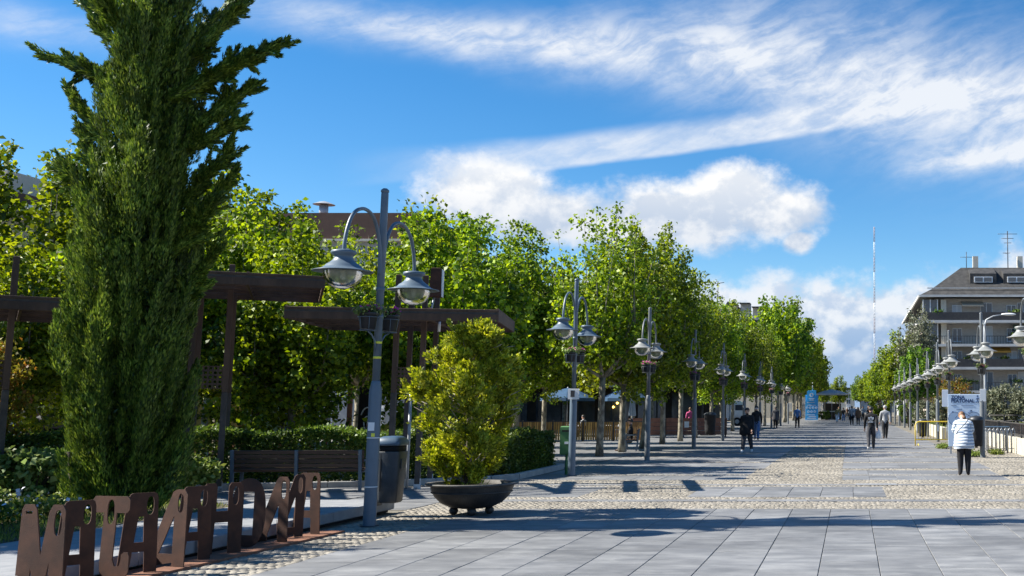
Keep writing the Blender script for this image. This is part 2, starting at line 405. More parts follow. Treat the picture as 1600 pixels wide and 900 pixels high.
# ------------------------------------------------------------------ mesh helpers
class MB:
    def __init__(s): s.v = []; s.f = []; s.sm = []; s.mi = []
    def add(s, vs, fs, smooth=False, mi=0):
        o = len(s.v); s.v += [tuple(p) for p in vs]
        for f in fs: s.f.append(tuple(i + o for i in f)); s.sm.append(smooth); s.mi.append(mi)
        return s
    def box(s, c, d, rz=0.0, rx=0.0, ry=0.0, mi=0, bev=0.0, taper=1.0):
        hx, hy, hz = d[0] / 2, d[1] / 2, d[2] / 2
        if bev <= 0:
            vs = [Vector((x * (taper if z > 0 else 1), y * (taper if z > 0 else 1), z)) for x in (-hx, hx) for y in (-hy, hy) for z in (-hz, hz)]
            fs = [(0, 1, 3, 2), (4, 6, 7, 5), (0, 4, 5, 1), (2, 3, 7, 6), (0, 2, 6, 4), (1, 5, 7, 3)]
        else:
            b = min(bev, hx * .9, hy * .9, hz * .9)
            vs = []; ring = []
            for (z, i) in ((-hz, b), (-hz + b, 0), (hz - b, 0), (hz, b)):
                ring.append(len(vs))
                for (px, py) in ((-hx + i, -hy + i), (hx - i, -hy + i), (hx - i, hy - i), (-hx + i, hy - i)):
                    t = taper if z > 0 else 1
                    vs.append(Vector((px * t, py * t, z)))
            fs = [(3, 2, 1, 0), (12, 13, 14, 15)]
            for r in range(3):
                for j in range(4):
                    a = r * 4 + j; q = r * 4 + (j + 1) % 4
                    fs.append((a, q, q + 4, a + 4))
        m = Matrix.Translation(c) @ Matrix.Rotation(rz, 4, 'Z') @ Matrix.Rotation(ry, 4, 'Y') @ Matrix.Rotation(rx, 4, 'X')
        return s.add([m @ p for p in vs], fs, False, mi)
    def tube(s, path, r, n=8, cap=True, mi=0, smooth=True):
        path = [Vector(p) for p in path]
        if not hasattr(r, '__len__'): r = [r] * len(path)
        vs = []; fs = []; ref = None
        for i, p in enumerate(path):
            t = (path[min(i + 1, len(path) - 1)] - path[max(i - 1, 0)])
            t = t.normalized() if t.length > 1e-9 else Vector((0, 0, 1))
            if ref is None:
                ref = Vector((1, 0, 0)) if abs(t.x) < .8 else Vector((0, 1, 0))
            a = (ref - t * ref.dot(t)).normalized(); ref = a; b = t.cross(a)
            for j in range(n):
                th = 2 * PI * j / n
                vs.append(p + (a * math.cos(th) + b * math.sin(th)) * r[i])
        for i in range(len(path) - 1):
            for j in range(n):
                q = (j + 1) % n
                fs.append((i * n + j, i * n + q, (i + 1) * n + q, (i + 1) * n + j))
        s.add(vs, fs, smooth, mi)
        if cap:
            o = len(s.v) - len(vs)
            s.f.append(tuple(o + j for j in range(n))[::-1]); s.sm.append(False); s.mi.append(mi)
            o2 = o + (len(path) - 1) * n
            s.f.append(tuple(o2 + j for j in range(n))); s.sm.append(False); s.mi.append(mi)
        return s
    def lathe(s, prof, c=(0, 0, 0), n=24, mi=0, sx=1.0, sy=1.0, smooth=True):
        vs = []; fs = []
        for (r, z) in prof:
            for j in range(n):
                th = 2 * PI * j / n
                vs.append((c[0] + r * math.cos(th) * sx, c[1] + r * math.sin(th) * sy, c[2] + z))
        for i in range(len(prof) - 1):
            for j in range(n):
                q = (j + 1) % n
                fs.append((i * n + j, i * n + q, (i + 1) * n + q, (i + 1) * n + j))
        return s.add(vs, fs, smooth, mi)
    def ball(s, c, r, n=12, m=8, mi=0):
        rx, ry, rz = r if hasattr(r, '__len__') else (r, r, r)
        vs = []; fs = []
        for i in range(m + 1):
            ph = PI * i / m
            for j in range(n):
                th = 2 * PI * j / n
                vs.append((c[0] + rx * math.sin(ph) * math.cos(th), c[1] + ry * math.sin(ph) * math.sin(th), c[2] - rz * math.cos(ph)))
        for i in range(m):
            for j in range(n):
                q = (j + 1) % n
                fs.append((i * n + j, i * n + q, (i + 1) * n + q, (i + 1) * n + j))
        return s.add(vs, fs, True, mi)
    def prism(s, outline, holes, depth, mtx=Matrix.Identity(4), mi=0):
        """outline in local x,z; extruded along local y by depth"""
        loops = [[Vector((p[0], p[1], 0)) for p in outline]] + [[Vector((p[0], p[1], 0)) for p in h] for h in holes]
        tris = tessellate_polygon(loops)
        flat = [p for lp in loops for p in lp]; n = len(flat)
        vs = [mtx @ Vector((p.x, -depth / 2, p.y)) for p in flat] + [mtx @ Vector((p.x, depth / 2, p.y)) for p in flat]
        fs = []
        for t in tris:
            fs.append(tuple(t)); fs.append(tuple(i + n for i in t[::-1]))
        o = 0
        for lp in loops:
            m_ = len(lp)
            for i in range(m_):
                j = (i + 1) % m_
                fs.append((o + i, o + j, o + j + n, o + i + n))
            o += m_
        return s.add(vs, fs, False, mi)
    def mesh(s, name, mats):
        me = bpy.data.meshes.new(name)
        me.from_pydata(s.v, [], s.f)
        me.polygons.foreach_set('use_smooth', s.sm)
        if not isinstance(mats, (list, tuple)): mats = [mats]
        for m in mats: me.materials.append(M[m] if isinstance(m, str) else m)
        if len(mats) > 1: me.polygons.foreach_set('material_index', s.mi)
        me.update()
        return me
    def build(s, name, mats, parent=None, loc=(0, 0, 0), rz=0.0):
        return obj(name, s.mesh(name, mats), parent, loc, rz)


def obj(name, me, parent=None, loc=(0, 0, 0), rz=0.0):
    o = bpy.data.objects.new(name, me); COL.objects.link(o)
    o.location = loc; o.rotation_euler = (0, 0, rz)
    if parent is not None: o.parent = parent
    return o


def tag(o, label=None, cat=None, group=None, kind=None):
    if label: o['label'] = label
    if cat: o['category'] = cat
    if group: o['group'] = group
    if kind: o['kind'] = kind
    return o


def thing(name, loc, label, cat, rz=0.0, group=None):
    o = obj(name, None, None, loc, rz)
    return tag(o, label, cat, group)


KIDS = {}
def copy_tree(o, parent=None):
    c = o.copy(); COL.objects.link(c); c.parent = parent
    for ch in list(o.children):
        copy_tree(ch, c)
    return c


def npmesh(name, verts, quads, mats):
    me = bpy.data.meshes.new(name)
    n = len(quads)
    me.vertices.add(len(verts)); me.vertices.foreach_set('co', np.asarray(verts, dtype=np.float32).ravel())
    kk = quads.shape[1]
    me.loops.add(n * kk); me.loops.foreach_set('vertex_index', quads.astype(np.int32).ravel())
    me.polygons.add(n)
    me.polygons.foreach_set('loop_start', np.arange(0, n * kk, kk, dtype=np.int32))
    me.polygons.foreach_set('loop_total', np.full(n, kk, dtype=np.int32))
    me.update(calc_edges=True)
    for m in (mats if isinstance(mats, (list, tuple)) else [mats]): me.materials.append(M[m])
    return me


def norm(a): return a / np.maximum(np.linalg.norm(a, axis=1, keepdims=True), 1e-9)


def leaves(pos, nrm, tan, size, width=.62, fold=.18):
    """kite shaped leaves: pos = leaf base, tan = towards the tip"""
    n = len(pos)
    tan = norm(tan); nrm = norm(nrm - tan * np.sum(nrm * tan, axis=1, keepdims=True)); side = np.cross(nrm, tan)
    s = size[:, None]
    a = pos
    b = pos + tan * s * .5 + side * s * width * .5 + nrm * s * fold
    c = pos + tan * s
    d = pos + tan * s * .5 - side * s * width * .5 + nrm * s * fold
    v = np.stack([a, b, c, d], 1).reshape(-1, 3)
    q = np.arange(n * 4).reshape(n, 4)
    return v, q


def join(parts):
    vs = []; qs = []; o = 0
    for v, q in parts:
        vs.append(v); qs.append(q + o); o += len(v)
    return np.concatenate(vs), np.concatenate(qs)


def smoothpoly(pts, it=2):
    """corner cutting, closed"""
    for _ in range(it):
        out = []
        for i in range(len(pts)):
            a = pts[i]; b = pts[(i + 1) % len(pts)]
            out.append((a[0] * .75 + b[0] * .25, a[1] * .75 + b[1] * .25)); out.append((a[0] * .25 + b[0] * .75, a[1] * .25 + b[1] * .75))
        pts = out
    return pts


def textmesh(body, size, mat_, extrude=.002, bold=0.0):
    c = bpy.data.curves.new('lettering', 'FONT'); c.body = body; c.size = size; c.extrude = extrude; c.offset = bold
    o = bpy.data.objects.new('lettering', c); COL.objects.link(o)
    dg = bpy.context.evaluated_depsgraph_get()
    me = bpy.data.meshes.new_from_object(o.evaluated_get(dg))
    bpy.data.objects.remove(o); me.materials.clear(); me.materials.append(M[mat_])
    return me


# ------------------------------------------------------------------ ground
rng = np.random.default_rng(7)
random.seed(7)
g = MB().add([(-3000, -60, -.05), (3000, -60, -.05), (3000, 5000, -.05), (-3000, 5000, -.05)], [(0, 1, 2, 3)])
tag(g.build('ground', 'ground'), kind='structure')
PAVE = MB()
PAVE.add([(-24, -4, -.011), (14, -4, -.011), (14, 330, -.011), (-24, 330, -.011)], [(0, 1, 2, 3)])
pave = tag(PAVE.build('pavement', 'mortar'), kind='structure')

slab_mesh = {}
NSLAB = [0]
far_slabs = MB()
def slab_piece(x0, x1, y0, y1, near):
    w, d = round(x1 - x0 - .008, 3), round(y1 - y0 - .008, 3)
    cx, cy = (x0 + x1) / 2, (y0 + y1) / 2
    if near and NSLAB[0] < 300:
        key = (w, d)
        if key not in slab_mesh: slab_mesh[key] = MB().box((0, 0, 0), (w, d, .04), bev=.004).mesh('paving_slab', 'slab')
        o = obj('paving_slab', slab_mesh[key], pave, (cx, cy, -.02 + random.uniform(-.0015, .0015)))
        o.rotation_euler = (random.uniform(-1, 1) * .0016, random.uniform(-1, 1) * .0016, PI if random.random() < .5 else 0)
        NSLAB[0] += 1
    else:
        z = random.uniform(-.0015, .0015)
        far_slabs.add([(x0 + .004, y0 + .004, z), (x1 - .004, y0 + .004, z), (x1 - .004, y1 - .004, z), (x0 + .004, y1 - .004, z)], [(0, 1, 2, 3)])


def slabs(x0, x1, y0, y1, dx=.64, dy=.96, near=True, stagger=True):
    nx = max(1, round((x1 - x0) / dx)); w = (x1 - x0) / nx
    for i in range(nx):
        off = (random.choice((.0, .33, .5, .66)) * dy) if stagger else 0
        y = y0
        first = True
        while y < y1 - .02:
            ye = min(y1, y + (dy - off if first and off else dy))
            if y1 - ye < .25: ye = y1
            first = False
            xa = x0 + i * w
            vis = near and (xa + w) * 1700 / max(y + .5, 1) > -1340 and xa * 1700 / max(ye, 1) < 285 and ye > 10.4
            slab_piece(xa, xa + w, y, ye, vis)
            y = ye


cob_v = []
def cobbles(x0, x1, y0, y1, s=.092):
    nx = int((x1 - x0) / s); ny = int((y1 - y0) / s)
    if nx < 1 or ny < 1: return
    sx = (x1 - x0) / nx; sy = (y1 - y0) / ny
    i, j = np.meshgrid(np.arange(nx), np.arange(ny), indexing='ij')
    i = i.ravel(); j = j.ravel(); n = len(i)
    cx = x0 + (i + .5 + .45 * ((j * 7 + i // 9) % 2) - .22) * sx + rng.normal(0, .008, n); cy = y0 + (j + .5 + .0 * (i % 2)) * sy + rng.normal(0, .006, n)
    hw = sx * .5 * rng.uniform(.82, 1.0, n); hd = sy * .5 * rng.uniform(.82, 1.0, n)
    rot = rng.normal(0, .07, n); zt = rng.normal(0.0, .0022, n)
    tx = rng.normal(0, .025, n); ty = rng.normal(0, .025, n)
    out = []
    for (k_, zz) in ((1.0, -.011), (.84, 0.0)):
        for (a, b) in ((-1, -1), (1, -1), (1, 1), (-1, 1)):
            lx = a * hw * k_; ly = b * hd * k_
            X_ = cx + lx * np.cos(rot) - ly * np.sin(rot); Y_ = cy + lx * np.sin(rot) + ly * np.cos(rot)
            Z_ = np.full(n, zz) if zz < 0 else zt + tx * lx + ty * ly
            out.append(np.stack([X_, Y_, Z_], 1))
    cob_v.append(np.stack(out, 1))      # n,8,3


# the bands of the square, from the near edge onwards
slabs(-6.1, 6.06, 8.0, 18.6)
cobbles(-7.35, -6.1, 8.0, 20.0)
cobbles(-6.1, 7, 18.6, 20.0)
slabs(-7.3, 7, 20.0, 20.45, dx=1.28, dy=.45, near=False, stagger=False)
cobbles(-7.3, 7, 20.45, 21.0)
slabs(-9.3, -5.2, 21.0, 23.7); cobbles(-5.2, -3.15, 21.0, 23.7); slabs(-3.15, .68, 21.0, 23.7); cobbles(.68, 4.0, 21.0, 23.7); slabs(4.0, 7.2, 21.0, 23.7)
cobbles(-7.3, 7, 23.7, 24.1)
slabs(-7.8, 7, 24.1, 24.5, dx=1.28, dy=.45, near=False, stagger=False)
cobbles(-7.8, 7, 24.5, 25.9)
slabs(-7.8, -2.55, 25.9, 27.6); slabs(-7.8, -2.55, 27.9, 29.8); cobbles(-7.8, -2.55, 27.6, 27.9)
cobbles(-2.55, -.22, 25.9, 29.8, .098)
slabs(-.22, 3.75, 25.9, 27.6); slabs(-.22, 3.75, 27.9, 29.8); cobbles(-.22, 3.75, 27.6, 27.9)
cobbles(3.75, 7.2, 25.9, 29.8, .098)
cobbles(-7.8, 7.2, 29.8, 30.6, .098)
Y = 30.6
while Y < 190:
    h = 3.2
    slabs(-7.8, -2.4, Y, Y + h, .9, .8, near=False)
    slabs(-.25, 3.9, Y, Y + h, .9, .8, near=False)
    if Y < 46:
        cobbles(-2.4, -.25, Y, Y + h, .098); cobbles(3.9, 7.0, Y, Y + h, .098); cobbles(-7.8, 3.9, Y + h, Y + h + .45, .098)
    else:
        slabs(-2.4, -.25, Y, Y + h, .3, .3, near=False, stagger=False)
    Y += h + .45
# stretch of cobbles and slabs beside the hedge and under the trees
cobbles(-7.8, -7.0, 30.6, 34, .098)
slabs(-14, -7.85, 31, 120, 1.2, 1.0, near=False)
slabs(-9.3, -7.4, 18.4, 20.9, .8, .8); slabs(-9.3, -7.35, 23.75, 25.4, .8, .8, near=False)
slabs(-15.5, -9.35, 18.8, 23.4, .9, .9, near=False)
tag(far_slabs.build('paving_slab_field', 'slab_far', pave), kind='stuff')
cv_ = np.concatenate(cob_v); n = len(cv_)
base = (np.arange(n) * 8)[:, None]
fq = np.array([[4, 5, 6, 7], [0, 1, 5, 4], [1, 2, 6, 5], [2, 3, 7, 6], [3, 0, 4, 7]])
q = (base[:, None, :] * 0 + fq[None] + (np.arange(n) * 8)[:, None, None]).reshape(-1, 4)
tag(obj('cobblestone_field', npmesh('cobblestone_field', cv_.reshape(-1, 3), q, 'cobble'), pave), kind='stuff')
# drain cover and a service cover
tag(MB().box((0, 0, .004), (.9, .42, .012), bev=.003).build('service_cover', 'stone', None, (.55, 24.3, .004)), 'pale rectangular service cover set flush in the cobble band', 'cover')

# ------------------------------------------------------------------ stone platform and planting bed
plat = thing('stone_platform', (-8.42, 0, 0), 'long raised grey stone platform behind the rusty lettering', 'platform')
ys = [5.0, 7.2, 9.4, 11.6, 13.8, 15.9, 18.0]
for a, b in zip(ys[:-1], ys[1:]):
    MB().box((0, (a + b) / 2, .125), (1.96, b - a - .006, .15), bev=.012).build('slab', 'stone', plat)
    MB().box((0, (a + b) / 2, .022), (1.76, b - a, .05)).build('plinth', 'void', plat)

bed_pts = [(-9.45, 5), (-9.45, 17.0), (-10.2, 17.7), (-12, 18.3), (-15, 18.6), (-28, 17.5), (-28, 5)]
b = MB()
b.prism([(p[0], p[1]) for p in bed_pts], [], .22, Matrix(((1, 0, 0, 0), (0, 0, 1, 0), (0, 1, 0, .07), (0, 0, 0, 1))))
tag(b.build('flower_bed', 'soil'), kind='structure')


def tuft_field(name, poly_fn, n, h, mat_, z, lean=.5, w=.09, seed=1, kind='stuff', label=None):
    r = np.random.default_rng(seed)
    p = poly_fn(r, n); m = len(p)
    pos = np.column_stack([p, np.full(m, z)])
    ang = r.uniform(0, 2 * PI, m); ln = np.abs(r.normal(0, lean, m))
    tan = np.column_stack([np.cos(ang) * ln, np.sin(ang) * ln, np.ones(m)])
    nrm = np.column_stack([-np.sin(ang) + r.normal(0, .3, m), np.cos(ang) + r.normal(0, .3, m), r.normal(0, .3, m)])
    v, q = leaves(pos, nrm, tan, h * r.uniform(.5, 1.3, m), w, .05)
    return npmesh(name, v, q, mat_)


def inside(px, py, poly):
    c = np.zeros(len(px), bool); j = len(poly) - 1
    for i in range(len(poly)):
        xi, yi = poly[i]; xj, yj = poly[j]
        c ^= ((yi > py) != (yj > py)) & (px < (xj - xi) * (py - yi) / (yj - yi + 1e-12) + xi)
        j = i
    return c


def in_poly(poly):
    xs = [p[0] for p in poly]; yy = [p[1] for p in poly]
    def fn(r, n):
        x = r.uniform(min(xs), max(xs), n); y = r.uniform(min(yy), max(yy), n)
        k_ = inside(x, y, poly)
        return np.column_stack([x[k_], y[k_]])
    return fn


tag(obj('grass', tuft_field('grass', in_poly([(-9.5, 8), (-9.5, 16.9), (-11, 17.8), (-17, 18.0), (-17, 8)]), 42000, .10, 'leaf_grass', .17, .7, .10, 3)),
    'short rough grass covering the flower bed', 'grass', kind='stuff')

# ------------------------------------------------------------------ plants
def clump_leaves(r, centers, per, sig, size, up=.5, outc=None, flat=.7):
    n = len(centers) * per
    c = np.repeat(centers, per, axis=0)
    off = r.normal(0, 1, (n, 3)) * np.array([sig, sig, sig * flat])
    pos = c + off
    nrm = norm(r.normal(0, 1, (n, 3)) + np.array([0, 0, up]))
    if outc is not None: nrm = norm(nrm + .5 * norm(pos - outc))
    tan = norm(r.normal(0, 1, (n, 3)) + np.array([0, 0, -.35]))
    return leaves(pos, nrm, tan, size * r.uniform(.55, 1.25, n), .78, .15)


def plane_tree(seed, trunk_h=2.9, top=9.0, rad=2.0, leafs=9000, leaf=.17, lean=(0, 0), tr=.125, low=0.0, bare=0.0):
    """returns (trunk mesh, crown mesh): pollarded trunk, spreading limbs, upright leafy shoots"""
    r = np.random.default_rng(seed)
    t = MB()
    tx, ty = lean
    path = [(0, 0, -.1), (tx * .2, ty * .2, .5), (tx * .55, ty * .55, trunk_h * .55), (tx, ty, trunk_h)]
    t.tube(path, [tr * 1.35, tr * 1.05, tr * .95, tr * .9], 10)
    kn = Vector((tx, ty, trunk_h))
    cs = []
    nl = int(r.integers(5, 8)); a0 = r.uniform(0, 6.28)
    for i in range(nl):
        a = a0 + 2 * PI * i / nl + r.normal(0, .2)
        rr = rad * r.uniform(.35, .72); zz = trunk_h + r.uniform(.35, 1.3)
        e = Vector((tx + math.cos(a) * rr, ty + math.sin(a) * rr, zz))
        mid = kn.lerp(e, .5) + Vector((0, 0, -.1 + r.uniform(-.1, .15)))
        t.tube([kn - Vector((0, 0, .12)), mid, e], [tr * .62, tr * .42, tr * .3], 7)
        ns = int(r.integers(5, 8))
        for k_ in range(ns):
            b0 = kn.lerp(e, r.uniform(.45, 1.0))
            sa = a + r.normal(0, .8); sr = rad * r.uniform(.1, .55)
            lead = k_ == 0
            if lead: b0 = kn.lerp(e, .35); sr = rad * .22
            tp = Vector((b0.x + math.cos(sa) * sr, b0.y + math.sin(sa) * sr, trunk_h + (top - trunk_h) * (r.uniform(.86, 1.0) if lead else r.uniform(.42, .92) * (1 - .15 * (rr + sr) / rad))))
            m1 = b0.lerp(tp, .4) + Vector((math.cos(sa), math.sin(sa), 0)) * .22 * r.uniform(0, 1.4)
            t.tube([b0, m1, tp], [tr * .24, tr * .16, tr * .04], 5)
            L = (tp - b0).length
            nn = max(3, int(L / .16))
            for s_ in np.linspace(.02, 1.02, nn):
                p = (b0 * (1 - s_) ** 2 + m1 * 2 * s_ * (1 - s_) + tp * s_ ** 2)
                sg = .10 + .40 * (1 - s_) ** .8
                for _ in range(2):
                    cs.append((p.x + r.normal(0, sg), p.y + r.normal(0, sg), p.z + r.normal(0, .12)))
        # hanging lower leaves
        for _ in range(5 + int(14 * low)):
            f_ = r.uniform(.4, 1.25)
            cs.append((tx + math.cos(a + r.normal(0, .25)) * rr * f_, ty + math.sin(a + r.normal(0, .25)) * rr * f_, zz - r.uniform(0, .5 + low)))
    cs = np.array(cs)
    if bare: cs = cs[r.uniform(0, 1, len(cs)) > bare]
    per = max(4, int(leafs * (1 - bare) / len(cs)))
    ctr = np.array([tx, ty, (trunk_h + top) / 2])
    v, q = clump_leaves(r, cs, per, .135, leaf, .35, ctr)
    return t.mesh('trunk', 'bark_plane'), (v, q)


def tree_thing(name, loc, tm, cm, label, group=None, rz=0.0, scale=1.0, crown_name='crown', cat='tree'):
    o = thing(name, loc, label, cat, rz, group)
    o.scale = (scale,) * 3 if not hasattr(scale, '__len__') else scale
    obj('trunk', tm, o); obj(crown_name, cm, o)
    return o


PT = []
for i, kw in enumerate((dict(seed=11, top=9.3, rad=2.4, leafs=26000, leaf=.16, bare=.08, low=.7), dict(seed=12, top=8.6, rad=2.0, leafs=23000, leaf=.15, lean=(.25, .1), bare=.15, low=.6),
                        dict(seed=13, top=9.8, rad=2.4, leafs=26000, leaf=.165, lean=(-.2, .2), low=.7), dict(seed=14, top=9.4, rad=2.5, leafs=22000, leaf=.155, lean=(.1, -.2), bare=.42),
                        dict(seed=15, top=9.4, rad=2.3, leafs=25000, leaf=.165, trunk_h=3.2, low=.8))):
    tm, (v, q) = plane_tree(**kw)
    PT.append((tm, npmesh('crown', v, q, 'leaf_plane')))
FT = []
for i, kw in enumerate((dict(seed=31, top=10.2, rad=3.1, leafs=11000, leaf=.30, trunk_h=3.0), dict(seed=32, top=9.6, rad=3.0, leafs=11000, leaf=.30, trunk_h=3.0), dict(seed=33, top=10.6, rad=3.0, leafs=11000, leaf=.30))):
    tm, (v, q) = plane_tree(**kw)
    FT.append((tm, npmesh('crown', v, q, 'leaf_plane_dark' if i == 1 else 'leaf_plane')))

rowA = [(-8.75, 38.2), (-8.7, 41.7), (-8.6, 45.2), (-8.7, 50.6), (-8.55, 54.9), (-8.6, 60.5), (-8.5, 66.6), (-8.4, 72), (-8.35, 77.2), (-8.2, 84), (-8.0, 91), (-7.7, 97.7)]
for i, (x, y) in enumerate(rowA):
    tm, cm = PT[(i * 2 + 3) % 5]
    tree_thing('plane_tree', (x, y, 0), tm, cm, 'leafy green plane tree with pale trunk lining the promenade paving', 'plane trees along the promenade edge', i * 1.9, (random.uniform(.88, .98),) * 2 + (random.uniform(.88, 1.03),))
for i in range(13):
    y = 104 + i * 8.5
    tm, cm = FT[i % 3]
    tree_thing('plane_tree', (-7.3 + random.uniform(-.3, .3), y, 0), tm, cm, 'broad distant plane tree beyond the blue panel column row', 'plane trees far along the promenade', i * 2.3, random.uniform(1.12, 1.3))
rowB = [(-13.4, 33.5), (-14.2, 39), (-13.8, 45), (-14.3, 51), (-14.0, 62), (-13.8, 69), (-14.2, 78), (-14, 88), (-14, 99)]
for i, (x, y) in enumerate(rowB):
    tm, cm = PT[(i * 3 + 1) % 5]
    tree_thing('plane_tree', (x, y, 0), tm, cm, 'green plane tree in the row between the terrace fence and the promenade trees', 'second row of plane trees', i * 2.7, random.uniform(.9, 1.05))
rowC = [(-21.5, 33.5), (-18.4, 31.8), (-17.2, 38), (-20, 46), (-20.5, 55), (-20.5, 66), (-21, 80), (-26, 44), (-27, 60)]
for i, (x, y) in enumerate(rowC):
    tm, cm = PT[(i * 3 + 2) % 5]
    tree_thing('plane_tree', (x, y, 0), tm, cm, 'green plane tree behind the playground in front of the brown parapet block', 'third row of plane trees', i * 1.3, random.uniform(.86, .97))
# low spreading trees right behind the hedge
NT = []
for i, kw in enumerate((dict(seed=51, trunk_h=2.1, top=7.4, rad=2.8, leafs=30000, leaf=.155, low=1.4, tr=.11), dict(seed=52, trunk_h=2.3, top=8.0, rad=2.6, leafs=30000, leaf=.155, low=1.2, tr=.11))):
    tm, (v, q) = plane_tree(**kw)
    NT.append((tm, npmesh('crown', v, q, 'leaf_plane')))
tree_thing('shade_tree', (-14.2, 27.8, 0), *NT[0], 'low spreading shade tree with hanging leaves behind the bench hedge', rz=.4, scale=.86)
tree_thing('shade_tree', (-18.0, 27.2, 0), *NT[1], 'upright shade tree between the hedge and the cypress', rz=2.0, scale=.9)
tree_thing('shade_tree', (-16.1, 29.6, 0), *NT[1], 'slim shade tree in front of the brown parapet, beside the highest pergola', rz=.9, scale=.93)
tree_thing('shade_tree', (-11.3, 29.6, 0), *NT[0], 'dense shade tree behind the front pergola roof', rz=3.6, scale=.98)
tree_thing('shade_tree', (-21.2, 28.2, 0), *NT[1], 'bright shade tree beside the balconied block, left of the cypress', rz=4.1, scale=1.1)
tree_thing('shade_tree', (-19.3, 24.5, 0), *NT[0], 'low shade tree in front of the ochre wall', rz=5.1, scale=.78)
tree_thing('shade_tree', (-14.9, 12.6, .15), *NT[1], 'shade tree standing in the flower bed, dappling the stone platform', rz=1.1, scale=.88)

# trees on the other side of the promenade
for i, (x, y, s_) in enumerate(((6.6, 108, .82), (5.6, 120, .95), (6.0, 134, .9), (5.2, 150, .95), (5.5, 168, 1.0), (5.0, 188, .95), (5.2, 210, 1.0), (4.8, 235, .95), (4.0, 262, 1.0), (2.5, 300, 1.1), (-3.5, 310, 1.0), (-8, 300, 1.0))):
    tm, cm = FT[(i + 1) % 3]
    tree_thing('plane_tree', (x, y, 0), tm, cm, 'plane tree lining the far promenade towards the radio mast', 'trees on the apartment side of the promenade', i * 1.7, s_)
# nearly leafless tree beside the apartment block
tm, (v, q) = plane_tree(71, trunk_h=5, top=12.8, rad=2.6, leafs=1500, leaf=.26, tr=.18, bare=.3)
tree_thing('sparse_tree', (7.2, 118, 0), tm, npmesh('crown', v, q, 'leaf_olive'), 'nearly bare tall tree beside the slate roofed apartment block')

